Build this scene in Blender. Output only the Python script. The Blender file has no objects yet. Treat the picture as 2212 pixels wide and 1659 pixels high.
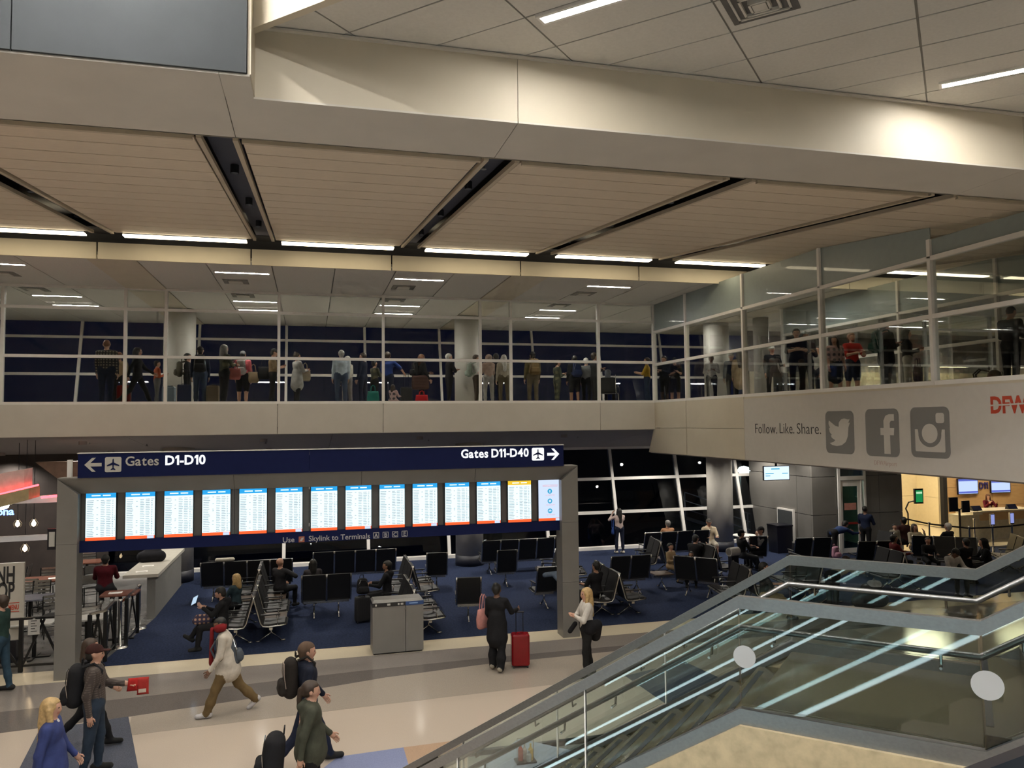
import bpy, bmesh, math, random
import numpy as np
from mathutils import Vector, Matrix
random.seed(7)
S = bpy.context.scene
COL = S.collection
# ---------------------------------------------------------------- camera
EYE = 4.8; FPX = 1663.0; YAW, PIT, ROL = (math.radians(a) for a in (14.68, 2.872, -0.565))
FW = np.array([math.sin(YAW)*math.cos(PIT), math.cos(YAW)*math.cos(PIT), math.sin(PIT)])
_r = np.array([math.cos(YAW), -math.sin(YAW), 0.0]); _u = np.cross(_r, FW)
RT = math.cos(ROL)*_r + math.sin(ROL)*_u; UP = -math.sin(ROL)*_r + math.cos(ROL)*_u
CAM = np.array([0, 0, EYE])
cd = bpy.data.cameras.new('camera'); cam = bpy.data.objects.new('camera', cd); COL.objects.link(cam)
cd.sensor_width = 36; cd.lens = 36*FPX/2212; cd.clip_end = 500; cd.clip_start = .05
cam.matrix_world = Matrix(((RT[0], UP[0], -FW[0], 0), (RT[1], UP[1], -FW[1], 0), (RT[2], UP[2], -FW[2], EYE), (0, 0, 0, 1)))
S.camera = cam
# ---------------------------------------------------------------- world, exposure
w = bpy.data.worlds.new('night_sky'); S.world = w; w.use_nodes = True
bg = w.node_tree.nodes['Background']; bg.inputs[0].default_value = (.012, .015, .045, 1); bg.inputs[1].default_value = .13
S.view_settings.view_transform = 'Standard'; S.view_settings.look = 'None'; S.view_settings.gamma = 1
S.view_settings.use_curve_mapping = False; S.view_settings.exposure = 2.0
cy = S.cycles
cy.adaptive_threshold = .06; cy.adaptive_min_samples = 20; cy.max_bounces = 7; cy.diffuse_bounces = 4; cy.glossy_bounces = 3; cy.transmission_bounces = 4; cy.transparent_max_bounces = 12
cy.caustics_reflective = False; cy.caustics_refractive = False; cy.sample_clamp_indirect = 6; cy.use_denoising = True
LAMP = 85.0      # luminance of the linear ceiling lamps
GL = .25         # luminance that reads as full white at this exposure
# ---------------------------------------------------------------- pixel <-> place helpers (2212 x 1659 frame)
def ray(x, y): return FW + RT*(x-1106)/FPX - UP*(y-829.5)/FPX
def at_z(x, y, z=0.0): d = ray(x, y); return CAM + d*(z-EYE)/d[2]
def at_y(x, y, Y): d = ray(x, y); return CAM + d*Y/d[1]
def at_x(x, y, X): d = ray(x, y); return CAM + d*X/d[0]
SD = np.array([.70711, -.70711, 0]); TD = np.array([.70711, .70711, 0])   # the 45 degree grid of ceiling and stair
def st(s, t, z=0.0): p = SD*s + TD*t; return (p[0], p[1], z)
# ---------------------------------------------------------------- materials
def lin(c):
    if isinstance(c, str):
        c = [int(c[i:i+2], 16)/255 for i in (0, 2, 4)]
        return tuple(v/12.92 if v <= .04045 else ((v+.055)/1.055)**2.4 for v in c)
    return tuple(c)
MATS = {}
def mat(name, col, rough=.6, metal=0.0, var=.12, scale=8.0, bump=0.0, bscale=60.0, emit=None, es=0.0, spec=.5, stretch=None, coat=0.0):
    if name in MATS: return MATS[name]
    m = bpy.data.materials.new(name); m.use_nodes = True; nt = m.node_tree; b = nt.nodes['Principled BSDF']
    c = lin(col); b.inputs['Roughness'].default_value = rough; b.inputs['Metallic'].default_value = metal
    b.inputs['Specular IOR Level'].default_value = spec; b.inputs['Coat Weight'].default_value = coat
    b.inputs['Base Color'].default_value = (*c, 1)
    if var or bump:
        tc = nt.nodes.new('ShaderNodeTexCoord'); mp = nt.nodes.new('ShaderNodeMapping'); nt.links.new(tc.outputs['Object'], mp.inputs[0])
        if stretch: mp.inputs['Scale'].default_value = stretch
    if var:
        nz = nt.nodes.new('ShaderNodeTexNoise'); nz.inputs['Scale'].default_value = scale; nz.inputs['Detail'].default_value = 4
        nt.links.new(mp.outputs[0], nz.inputs['Vector'])
        rp = nt.nodes.new('ShaderNodeValToRGB'); nt.links.new(nz.outputs[0], rp.inputs[0])
        rp.color_ramp.elements[0].position = .3; rp.color_ramp.elements[1].position = .7
        rp.color_ramp.elements[0].color = (*[v*(1-var) for v in c], 1); rp.color_ramp.elements[1].color = (*[min(1, v*(1+var)) for v in c], 1)
        nt.links.new(rp.outputs[0], b.inputs['Base Color'])
    if bump:
        n2 = nt.nodes.new('ShaderNodeTexNoise'); n2.inputs['Scale'].default_value = bscale; nt.links.new(mp.outputs[0], n2.inputs['Vector'])
        bp = nt.nodes.new('ShaderNodeBump'); bp.inputs['Strength'].default_value = bump; bp.inputs['Distance'].default_value = .01
        nt.links.new(n2.outputs[0], bp.inputs['Height']); nt.links.new(bp.outputs[0], b.inputs['Normal'])
    if emit is not None:
        b.inputs['Emission Color'].default_value = (*lin(emit), 1); b.inputs['Emission Strength'].default_value = es
    MATS[name] = m; return m
def glass_mat(name, tint=(.9, .93, .92), ior=1.45, rough=0.0, boost=1.0):
    m = bpy.data.materials.new(name); m.use_nodes = True; nt = m.node_tree; nt.nodes.clear()
    o = nt.nodes.new('ShaderNodeOutputMaterial'); mx = nt.nodes.new('ShaderNodeMixShader'); t = nt.nodes.new('ShaderNodeBsdfTransparent')
    g = nt.nodes.new('ShaderNodeBsdfGlossy'); f = nt.nodes.new('ShaderNodeFresnel'); f.inputs[0].default_value = ior
    g.inputs['Roughness'].default_value = rough; t.inputs[0].default_value = (*tint, 1); g.inputs[0].default_value = (1, 1, 1, 1)
    mm = nt.nodes.new('ShaderNodeMath'); mm.operation = 'MULTIPLY'; mm.inputs[1].default_value = boost; mm.use_clamp = True
    nt.links.new(f.outputs[0], mm.inputs[0]); nt.links.new(mm.outputs[0], mx.inputs[0])
    nt.links.new(t.outputs[0], mx.inputs[1]); nt.links.new(g.outputs[0], mx.inputs[2]); nt.links.new(mx.outputs[0], o.inputs[0])
    MATS[name] = m; return m
def glow(name, col, strength):
    if name in MATS: return MATS[name]
    m = bpy.data.materials.new(name); m.use_nodes = True; nt = m.node_tree; nt.nodes.clear()
    o = nt.nodes.new('ShaderNodeOutputMaterial'); e = nt.nodes.new('ShaderNodeEmission')
    e.inputs[0].default_value = (*lin(col), 1); e.inputs[1].default_value = strength; nt.links.new(e.outputs[0], o.inputs[0])
    MATS[name] = m; return m
# ---------------------------------------------------------------- mesh builder
class MB:
    def __init__(s): s.v = []; s.f = []; s.m = []
    def add(s, vs, fs, m=0):
        k = len(s.v); s.v += [tuple(float(c) for c in v) for v in vs]; s.f += [tuple(i+k for i in f) for f in fs]; s.m += [m]*len(fs); return s
    def box(s, x0, x1, y0, y1, z0, z1, m=0):
        return s.hexa([(x0, y0, z0), (x1, y0, z0), (x1, y1, z0), (x0, y1, z0), (x0, y0, z1), (x1, y0, z1), (x1, y1, z1), (x0, y1, z1)], m)
    def hexa(s, v, m=0):
        return s.add(v, [(3, 2, 1, 0), (4, 5, 6, 7), (0, 1, 5, 4), (1, 2, 6, 5), (2, 3, 7, 6), (3, 0, 4, 7)], m)
    def bar(s, a, b, w, h, up=(0, 0, 1), m=0):      # rectangular bar a->b, w across, h along up
        a = np.array(a, float); b = np.array(b, float); d = (b-a)/np.linalg.norm(b-a); u = np.array(up, float)
        x = np.cross(d, u); x /= np.linalg.norm(x); u = np.cross(x, d); x *= w/2; u *= h/2
        return s.hexa([a-x-u, a+x-u, b+x-u, b-x-u, a-x+u, a+x+u, b+x+u, b-x+u], m)
    def tube(s, pts, r, n=8, m=0, cap=True):
        P = [np.array(p, float) for p in pts]; k = len(P); rr = r if hasattr(r, '__len__') else [r]*k
        rings = []; ref = None
        for i in range(k):
            d = (P[min(i+1, k-1)]-P[max(i-1, 0)]); d /= (np.linalg.norm(d)+1e-9)
            if ref is None: ref = np.array([0, 0, 1.]) if abs(d[2]) < .9 else np.array([1., 0, 0])
            x = np.cross(d, ref); x /= (np.linalg.norm(x)+1e-9); y = np.cross(x, d); ref = y
            rings.append([P[i]+rr[i]*(math.cos(2*math.pi*j/n)*x+math.sin(2*math.pi*j/n)*y) for j in range(n)])
        vs = [v for rg in rings for v in rg]; fs = []
        for i in range(k-1):
            for j in range(n): fs.append((i*n+j, i*n+(j+1) % n, (i+1)*n+(j+1) % n, (i+1)*n+j))
        if cap: fs.append(tuple(range(n))[::-1]); fs.append(tuple((k-1)*n+j for j in range(n)))
        return s.add(vs, fs, m)
    def lathe(s, prof, c=(0, 0, 0), n=24, m=0):       # prof: (r,z) list
        vs = [(c[0]+r*math.cos(2*math.pi*j/n), c[1]+r*math.sin(2*math.pi*j/n), c[2]+z) for r, z in prof for j in range(n)]; fs = []
        for i in range(len(prof)-1):
            for j in range(n): fs.append((i*n+j, i*n+(j+1) % n, (i+1)*n+(j+1) % n, (i+1)*n+j))
        fs.append(tuple(range(n))[::-1]); fs.append(tuple((len(prof)-1)*n+j for j in range(n)))
        return s.add(vs, fs, m)
    def prism(s, poly, o, ax, ay, th, m=0):          # 2-D outline extruded: o + x*ax + y*ay, thickness vector th
        o, ax, ay, th = (np.array(q, float) for q in (o, ax, ay, th)); n = len(poly)
        f = [o+ax*x+ay*y for x, y in poly]; vs = f+[p+th for p in f]
        fs = [tuple(range(n)), tuple(range(2*n-1, n-1, -1))]+[(i, n+i, n+(i+1) % n, (i+1) % n) for i in range(n)]
        return s.add(vs, fs, m)
    def mesh(s, name, mats, smooth=False):
        me = bpy.data.meshes.new(name); me.from_pydata(s.v, [], s.f)
        for mm in (mats if isinstance(mats, (list, tuple)) else [mats]): me.materials.append(mm)
        me.polygons.foreach_set('material_index', s.m)
        if smooth: me.polygons.foreach_set('use_smooth', [True]*len(s.f))
        bm = bmesh.new(); bm.from_mesh(me); bmesh.ops.recalc_face_normals(bm, faces=bm.faces); bm.to_mesh(me); bm.free()
        return me
    def build(s, name, mats, parent=None, smooth=False, loc=None, rz=0):
        return link(name, s.mesh(name, mats, smooth), parent, loc, rz)
def link(name, me, parent=None, loc=None, rz=0):
    o = bpy.data.objects.new(name, me); COL.objects.link(o)
    if parent: o.parent = parent
    if loc is not None: o.location = tuple(float(c) for c in loc)
    if rz: o.rotation_euler = (0, 0, rz)
    return o
def tag(o, label=None, cat=None, group=None, kind=None):
    for k, v in (('label', label), ('category', cat), ('group', group), ('kind', kind)):
        if v: o[k] = v
    return o
def empty(name, loc=(0, 0, 0), rz=0, label=None, cat=None, group=None, kind=None):
    o = bpy.data.objects.new(name, None); COL.objects.link(o); o.location = tuple(float(c) for c in loc); o.rotation_euler = (0, 0, rz); o.empty_display_size = .1
    return tag(o, label, cat, group, kind)
def struct(name, label=None, cat=None): return empty(name, label=label, cat=cat, kind='structure')
def copy_tree(o, parent=None):
    c = o.copy(); COL.objects.link(c); c.parent = parent
    for ch in list(o.children): copy_tree(ch, c)
    return c
def text(name, s, size, o, ax, ay, m, parent=None, align='LEFT', th=.004, bold=0.0, sx=1.0):
    cu = bpy.data.curves.new(name, 'FONT'); cu.body = s; cu.size = size; cu.align_x = align; cu.extrude = th/2; cu.offset = bold; cu.resolution_u = 3
    t = bpy.data.objects.new('tmp', cu); COL.objects.link(t)
    me = bpy.data.meshes.new_from_object(t.evaluated_get(bpy.context.evaluated_depsgraph_get())); bpy.data.objects.remove(t); bpy.data.curves.remove(cu)
    me.name = name; me.materials.clear(); me.materials.append(m)
    ax = Vector(ax).normalized(); ay = Vector(ay).normalized(); az = ax.cross(ay)
    M = Matrix(((ax[0]*sx, ay[0], az[0], o[0]), (ax[1]*sx, ay[1], az[1], o[1]), (ax[2]*sx, ay[2], az[2], o[2]), (0, 0, 0, 1)))
    me.transform(M); ob = link(name, me, parent)
    if parent: ob.matrix_parent_inverse = Matrix.Translation(-Vector(parent.location)) if parent.rotation_euler[2] == 0 else parent.matrix_basis.inverted()
    return ob
def fill_spot(parent, watts, col=(1, .93, .82), ang=112):  # fill lamp for the added slot and soffit cans
    ld = bpy.data.lights.new('fill_spot', 'SPOT'); ld.energy = watts; ld.color = col; ld.spot_size = math.radians(ang); ld.spot_blend = .6; ld.shadow_soft_size = .06
    o = bpy.data.objects.new('lamp', ld); COL.objects.link(o); o.parent = parent; o.location = (0, 0, -.02); return o
def glyphs(name, s, size, m, bold=0.0, th=.004):     # upright lettering in the XZ plane; the figure one gets its flag
    mb = MB(); x = 0.0
    for ch in s:
        if ch == ' ': x += .26*size; continue
        t = text('tmp', ch, size, (0, 0, 0), (1, 0, 0), (0, 0, 1), m, bold=bold, th=th); me = t.data; vs = [v.co[:] for v in me.vertices]; fs = [tuple(p.vertices) for p in me.polygons]
        x0 = min(v[0] for v in vs); x1 = max(v[0] for v in vs); zt = max(v[2] for v in vs); bpy.data.objects.remove(t); off = x-x0
        if ch == '1':
            w = x1-x0; off += .14*size; mb.prism([(x+.14*size, zt), (x+.14*size, zt-w*1.25), (x+.01*size, zt-w*1.75), (x+.01*size, zt-w*.75)], (0, -th/2, 0), (1, 0, 0), (0, 0, 1), (0, th, 0)); x += .14*size
        mb.add([(v[0]+off, v[1], v[2]) for v in vs], fs); x += (x1-x0)+.055*size
    me = mb.mesh(name, m); return link(name, me)
def rrect(w, h, r, n=4):
    p = []
    for cx, cy, a0 in ((w/2-r, h/2-r, 0), (-w/2+r, h/2-r, 90), (-w/2+r, -h/2+r, 180), (w/2-r, -h/2+r, 270)):
        for i in range(n+1): a = math.radians(a0+90*i/n); p.append((cx+r*math.cos(a), cy+r*math.sin(a)))
    return p
# ================================================================ materials of the shell
M_white = mat('painted_white', (.62, .585, .53), .55, var=.03, scale=2)
M_beige = mat('painted_beige', (.62, .56, .45), .55, var=.03, scale=2)
M_tile = mat('ceiling_tile', (.66, .64, .60), .8, var=.04, scale=30, bump=.15, bscale=200)
M_grid = mat('ceiling_grid', (.22, .21, .19), .6, var=0)
M_wood = mat('maple_plank', (.70, .595, .465), .5, var=.08, scale=5, stretch=(1, 14, 14))
M_woodedge = mat('maple_edge', (.52, .44, .33), .5, var=.04)
M_black = mat('black_void', (.006, .006, .009), .7, var=0)
M_slot = mat('slot_blue', (.035, .037, .06), .6, var=.1)
M_darkpanel = mat('slate_panel', (.062, .068, .073), .9, spec=.1, var=.04, scale=3)
M_alu = mat('white_aluminium', (.80, .78, .75), .38, var=.03)
M_steel = mat('brushed_steel', (.33, .33, .335), .42, 1.0, var=.06, scale=3, stretch=(1, 20, 20))
M_chrome = mat('chrome', (.62, .61, .59), .14, 1.0, var=0)
M_greymetal = mat('grey_metal_panel', (.23, .22, .205), .42, .35, var=.05, scale=2)
M_carpet = mat('navy_carpet', (.020, .029, .064), .95, var=.3, scale=22, bump=.5, bscale=160, spec=.1)
def terrazzo(n, c, v=.16): return mat(n, c, .13, var=v, scale=120, spec=.45)
M_tz = terrazzo('terrazzo_pink', (.47, .40, .335), .09); M_cream = terrazzo('terrazzo_cream', (.60, .53, .40), .08)
M_tg = terrazzo('terrazzo_grey', (.235, .21, .19), .2); M_td = terrazzo('terrazzo_dark', (.135, .12, .112), .22)
M_tt = terrazzo('terrazzo_taupe', (.34, .295, .25), .14); M_tb = terrazzo('terrazzo_blue', (.085, .095, .125), .35); M_tl = terrazzo('terrazzo_periwinkle', (.22, .25, .40), .15)
M_tp = terrazzo('terrazzo_peach', (.42, .29, .20), .12); M_stone = mat('travertine', (.47, .385, .245), .35, var=.16, scale=14)
M_restfloor = mat('restaurant_tile', (.15, .147, .143), .16, var=.25, scale=3)
M_column = mat('column_paint', (.50, .48, .44), .45, var=.03); M_darkbase = mat('dark_base', (.02, .022, .035), .5, var=.1)
M_soffit = mat('lower_soffit', (.30, .275, .27), .7, var=.03)
M_navy = mat('navy_sign', (.006, .011, .062), .6, var=.05, spec=.15); M_sand = mat('wood_laminate', (.50, .33, .175), .45, var=.08, scale=3, stretch=(1, 6, 6))
M_glass = glass_mat('window_glass', (.88, .90, .89), boost=.28); M_glass2 = glass_mat('balustrade_glass', (.86, .91, .90), 1.5, boost=1.25); M_nightglass = glass_mat('facade_glass', (.55, .60, .66), 1.5)
M_frost = mat('frosted_glass', (.33, .39, .39), .35, var=.03); M_frost.node_tree.nodes['Principled BSDF'].inputs['Alpha'].default_value = .86
M_lamp = glow('lamp_lens', (1.0, .95, .87), LAMP*.46); M_lamp2 = glow('corridor_lens', (1.0, .94, .84), LAMP*.36); M_lamp3 = glow('void_lens', (1.0, .96, .89), LAMP*1.7); M_cove = glow('cove_led', (1.0, .84, .55), 2.8); M_white_glow = glow('white_sign_light', (.85, .93, 1), GL)
# ================================================================ floor
FL = struct('floor', 'terrazzo concourse floor with curved grey bands and navy carpet', 'floor')
def zone(name, pts, m, z, parent=FL):
    return MB().prism([(p[0], p[1]) for p in pts], (0, 0, z-.02), (1, 0, 0), (0, 1, 0), (0, 0, .02)).build(name, m, parent)
zone('terrazzo_field', [(-20, -12), (32, -12), (32, 17.25), (-20, 17.25)], M_tz, 0)
zone('terrazzo_border', [(-20, 16.45), (32, 16.45), (32, 17.25), (-20, 17.25)], M_cream, .002)
zone('terrazzo_band', [(-20, 14.2), (-3, 15.15), (.8, 15.5), (3.4, 15.62), (9, 15.65), (32, 15.2), (32, 16.45), (-20, 16.45)], M_tg, .002)
zone('terrazzo_band', [(-20, 13.0), (-6, 13.9), (-2.85, 14.2), (.4, 14.75), (1.4, 14.98), (3.3, 15.22), (9, 15.4), (32, 15.0), (32, 15.2), (9, 15.65), (3.4, 15.62), (.8, 15.5), (-3, 15.15), (-20, 14.2)], M_td, .003)
zone('terrazzo_band', [(-2.75, 13.35), (1.2, 13.57), (5.2, 13.75), (12, 13.6), (12, 15.35), (9, 15.4), (3.3, 15.22), (1.4, 14.98), (-2.85, 14.2)], M_tt, .0025)
zone('terrazzo_strip', [(-4.15, 13.98), (-2.9, 14.2), (-2.33, 12.07), (-1.3, 7), (-3.2, 7), (-3.75, 11)], M_tb, .004)
zone('terrazzo_patch', [(.1, 11.2), (.4, 11.66), (1.35, 11.72), (1.35, 10), (0, 10)], M_tl, .004)
zone('terrazzo_patch', [(1.35, 11.72), (2.2, 11.75), (2.6, 9.5), (1.35, 9.5)], M_tp, .004)
zone('terrazzo_patch', [tuple(at_z(x, y)[:2]) for x, y in ((1350, 1460), (1480, 1430), (1760, 1560), (1680, 1640), (1540, 1590))], M_tb, .004)
zone('carpet', [(-4.12, 17.25), (20.5, 17.25), (20.5, 28), (-3.75, 28), (-3.75, 21.2), (-3.9, 19.5)], M_carpet, .006)
zone('carpet', [(20.5, 17.25), (40, 17.25), (40, 23.6), (20.5, 23.6)], M_carpet, .006)
zone('gate_tile', [(20.5, 23.6), (40, 23.6), (40, 30), (20.5, 30)], M_cream, .004)
zone('restaurant_tile', [(-20, 17.25), (-4.12, 17.25), (-3.9, 19.5), (-3.75, 21.2), (-3.75, 30), (-20, 30)], M_restfloor, .003)
MB().box(-30, 45, 30.5, 140, -2.2, -2.0).build('floor_apron', mat('asphalt_apron', (.012, .013, .014), .8, var=.3, scale=.6))
tag(bpy.data.objects['floor_apron'], 'dark airfield apron outside the windows', 'apron', kind='structure')
MB().box(-20, 40, 22.1, 29.2, 4.75, 5.33).build('slab', M_white, struct('floor_upper', 'upper corridor floor slab above the waiting area', 'floor'))
bpy.data.objects['slab']['label'] = 'upper corridor floor slab'
MB().box(10.55, 14.85, 2, 22.1, 4.1, 5.33).build('bridge_slab', M_white, bpy.data.objects['floor_upper'])
# ================================================================ outer shell
W1 = struct('wall_back', 'plain beige wall behind the viewpoint', 'wall'); MB().box(-20, 32, -12.3, -12, 0, 10).build('wall_face', M_beige, W1)
W2 = struct('wall_left', 'plain beige side wall at far left of the concourse', 'wall'); MB().box(-20.3, -20, -12, 30, 0, 10).build('wall_face', M_beige, W2)
W3 = struct('wall_right', 'plain beige side wall at far right of the concourse', 'wall'); MB().box(32, 32.3, -12, 7, 0, 10).build('wall_face', M_beige, W3)
# ================================================================ sloping maple plank ceiling
SL = .1035; TH = math.atan(SL)
def wz(V): return 8.8+(V-17.44)*SL
WC = struct('ceiling_wood', 'sloping maple plank ceiling divided by dark slots', 'ceiling')
GAPS = [-13.5+3.14*i for i in range(13)]       # slot centres
GAPS = [-4.12+3.142*i for i in range(-3, 10)]
plank = MB().box(0, 3.142-.50, 0, .578, 0, .03).mesh('plank', M_wood)
lip = MB().bar((0, 8.62, wz(8.62)), (0, 17.15, wz(17.15)), .055, .06).mesh('slot_trim', M_woodedge)
for i, g in enumerate(GAPS):
    x0 = g+.25
    for k in range(14):
        y = 8.72+k*.602
        o = link('plank', plank, WC, (x0, y, wz(y))); o.rotation_euler = (TH, 0, 0)
    MB().bar((x0, 8.66, wz(8.66)-.01), (x0+2.642, 8.66, wz(8.66)-.01), .05, .07).build('end_trim', M_woodedge, WC)
    for dx in (-.185, .185): link('slot_trim', lip, WC, (g+dx, 0, 0))
    MB().bar((g, 8.6, wz(8.6)+.16), (g, 17.6, wz(17.6)+.16), .36, .03).build('slot_back', M_slot, WC)
MB().bar((13, 8.5, wz(8.5)+.45), (13, 18.3, wz(18.3)+.45), 56, .03).build('upper_deck', M_black, WC)
sprk = MB().lathe([(.004, 0), (.035, .005), (.035, .015), (.012, .02), (.012, .05)], n=10).mesh('sprinkler', M_greymetal)
for g, V in ((GAPS[5], 9.6), (GAPS[5], 15.5), (GAPS[6], 16), (GAPS[3], 15.4)):
    link('sprinkler', sprk, WC, (g, V, wz(V)+.09))
fill_can_lens = MB().lathe([(.0, .085), (.045, .085), (.045, .09), (0, .09)], n=16).mesh('lens', glow('fill_slot_lens', (1, .93, .82), 1.5)); fill_can_box = MB().tube([(0, 0, -.01), (0, 0, .1)], .055, 20, cap=False).tube([(0, 0, -.01), (0, 0, .1)], .05, 20, cap=False).mesh('can', M_black)
for i, g in enumerate(GAPS[1:7]):  # lamps added in the slots to brighten the floor, bouncing onto wood and soffit
    for V, w_ in ((10.6, 'nearest'), (13.0, 'middle'), (15.4, 'farthest')):
        r = empty('added_downlight', (g, V, wz(V)+.04), 0, f'{w_} added black fill lamp in the {"first second third fourth fifth sixth".split()[i]} ceiling slot', 'light', 'added downlights in the ceiling slots'); link('lens', fill_can_lens, r); link('can', fill_can_box, r); fill_spot(r, 48)
# cove: LED lenses, black reveal and lit fascia
CV = struct('trim_1', 'lit beige cove fascia in front of the upper corridor ceiling', 'cove')
for i, g in enumerate(GAPS):
    MB().box(g+.36, g+2.78, 17.2, 17.42, wz(17.3)-.05, wz(17.3)-.02).build('led_strip', M_cove, CV)
    MB().box(g-.31, g+2.80, 18.07, 18.12, 8.40, 8.76).build('fascia_panel', M_beige, CV)
MB().box(-20, 40, 17.5, 18.0, 8.93, 8.96).build('reveal', M_black, CV); MB().box(-20, 40, 18.2, 18.25, 8.5, 9.6).build('reveal', M_black, CV)
MB().box(-15, 36, 18.05, 18.14, 8.765, 8.80).build('fascia_cap', M_black, CV)
# ================================================================ near bulkhead (soffit + face), slate panel, tile ceiling
BH = struct('trim_2', 'wide pale bulkhead crossing above the concourse', 'bulkhead')
def seg(xs): return list(zip(xs[:-1], xs[1:]))
for a, b in seg([-16, -10, -5.2, -.785, 2.06, 8.6, 14, 24]):
    y0 = 7.03 if b <= -.7 else 7.51
    MB().box(a+.004, b-.004, y0 if b < 0 or a > 0 else 7.51, 8.6, 7.88, 7.90).build('soffit_panel', M_white, BH)
MB().box(-.785, -.53, 7.03, 7.51, 7.88, 7.90).build('soffit_panel', M_white, BH)
MB().box(-16, 24, 8.58, 8.61, 7.88, 8.02).build('soffit_edge', M_beige, BH)
for a, b in seg([-.53, 2.06, 8.6, 14, 24]):
    MB().box(a+.003, b-.003, 7.51, 7.54, 7.9, 8.6).build('face_panel', M_beige, BH)
MB().box(-.55, -.52, 7.03, 7.54, 7.9, 9.9).build('return_panel', M_beige, BH)
MB().box(-.53, 24, 7.46, 7.51, 8.555, 8.575).build('shadow_angle', M_white, BH)
SP = struct('wall_slate', 'dark slate panels hanging above the bulkhead at upper left', 'panel wall')
for a, b in seg([-16, -9.4, -5.3, -2.39, -.55]):
    MB().box(a+.006, b-.006, 7.0, 7.05, 7.9, 8.57).build('slate_panel', M_darkpanel, SP)
    MB().box(a+.006, b-.006, 7.0, 7.05, 8.585, 9.9).build('slate_panel', M_darkpanel, SP)
MB().box(-16, -.55, 7.06, 7.08, 7.9, 9.9).build('backing', M_black, SP)
TC = struct('ceiling_tile', 'white lay-in tile ceiling set at forty five degrees', 'ceiling')
ZT = 8.585; T0 = 5.5; DT = .646; S0 = -1.83; DS = 1.585
tl = MB().hexa([st(.012, .012, 0), st(DS-.012, .012, 0), st(DS-.012, DT-.012, 0), st(.012, DT-.012, 0), st(.012, .012, .02), st(DS-.012, .012, .02), st(DS-.012, DT-.012, .02), st(.012, DT-.012, .02)]).mesh('ceiling_panel', M_tile)
LAMPS = []
def clip_poly(P, nrm, d):           # keep n.p <= d
    out = []
    for i in range(len(P)):
        a, b = P[i], P[(i+1) % len(P)]; fa = a[0]*nrm[0]+a[1]*nrm[1]-d; fb = b[0]*nrm[0]+b[1]*nrm[1]-d
        if fa <= 0: out.append(a)
        if fa*fb < 0: t = fa/(fa-fb); out.append((a[0]+(b[0]-a[0])*t, a[1]+(b[1]-a[1])*t))
    return out
for j in range(-1, 26):
    for i in range(-8, 9):
        s, t = S0+i*DS, T0+j*DT
        c = [st(s+a, t+b) for a, b in ((.008, .008), (DS-.008, .008), (DS-.008, DT-.008), (.008, DT-.008))]
        if max(p[1] for p in c) < -11 or min(p[1] for p in c) > 7.5 or min(p[0] for p in c) > 24: continue
        if all(p[1] <= 7.5 for p in c): link('ceiling_panel', tl, TC, st(s, t, ZT))
        else:
            q = clip_poly([(p[0], p[1]) for p in c], (0, 1), 7.5)
            if len(q) > 2: MB().prism(q, (0, 0, ZT), (1, 0, 0), (0, 1, 0), (0, 0, .02)).build('ceiling_panel', M_tile, TC)
g = MB(); lim = lambda q: q
gp = clip_poly([st(-14, T0-DT)[:2], st(16, T0-DT)[:2], st(16, 24)[:2], st(-14, 24)[:2]], (0, 1), 7.505)
MB().prism(gp, (0, 0, ZT+.008), (1, 0, 0), (0, 1, 0), (0, 0, .03)).build('ceiling_grid', M_grid, TC)
MB().hexa([st(-14, 4.78, 8.45), st(16, 4.78, 8.45), st(16, 4.86, 8.45), st(-14, 4.86, 8.45), st(-14, 4.78, 9.9), st(16, 4.78, 9.9), st(16, 4.86, 9.9), st(-14, 4.86, 9.9)]).build('edge_bulkhead', M_beige, TC)
MB().box(-20, 24, -12, 7.0, 9.9, 10.0).build('upper_void', mat('void_paint', (.30, .30, .30), .8, var=.05), struct('ceiling_void', 'higher grey ceiling over the stair void', 'ceiling'))
lampmesh = MB().box(0, 1.22, -.05, .05, 0, .03).mesh('lens', M_lamp); framemesh = MB().box(-.03, 1.25, -.085, -.05, -.012, .05).box(-.03, 1.25, .05, .085, -.012, .05).box(-.03, 0, -.05, .05, -.012, .05).box(1.22, 1.25, -.05, .05, -.012, .05).mesh('housing', M_alu)
lampmesh3 = MB().box(0, 1.22, -.05, .05, 0, .03).mesh('lens', M_lamp3); lampmesh2 = MB().box(0, 1.22, -.05, .05, 0, .03).mesh('lens', M_lamp2)
def lamp(p, rz, label, group):
    r = empty('ceiling_light', p, rz, label, 'light', group); link('lens', (lampmesh3 if p[2] > 9 else lampmesh) if rz else lampmesh2, r); link('housing', framemesh, r); return r
for s, t in ((-3.28, 6.24), (-.08, 9.87), (-3.28, 9.87), (3.1, 9.87), (-.08, 6.24), (3.1, 6.24), (6.3, 9.87), (-.08, 13.5), (3.1, 13.5), (6.3, 6.24), (9.5, 9.87)):
    p = st(s, t, ZT-.012)
    if p[1] < 7.3:
        vis = {(-3.28, 6.24): 'linear ceiling lamp in the tile ceiling, left of the square vent', (-.08, 9.87): 'linear ceiling lamp at the right edge of the tile ceiling'}.get((s, t))
        lamp(p, -math.pi/4, vis or 'linear lamp in the tile ceiling over the stair', None if vis else 'lamps over the stair')
for s, t in ((-6, 3.2), (-6, 0), (-2.5, 1.4), (1.2, 1.4), (1.2, -2), (-2.5, -2), (5, 2.5), (5, -1), (-9, 1)):
    lamp(st(s, t, 9.88), -math.pi/4, 'linear lamp in the higher ceiling over the stair void', 'lamps in the stair void')
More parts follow.
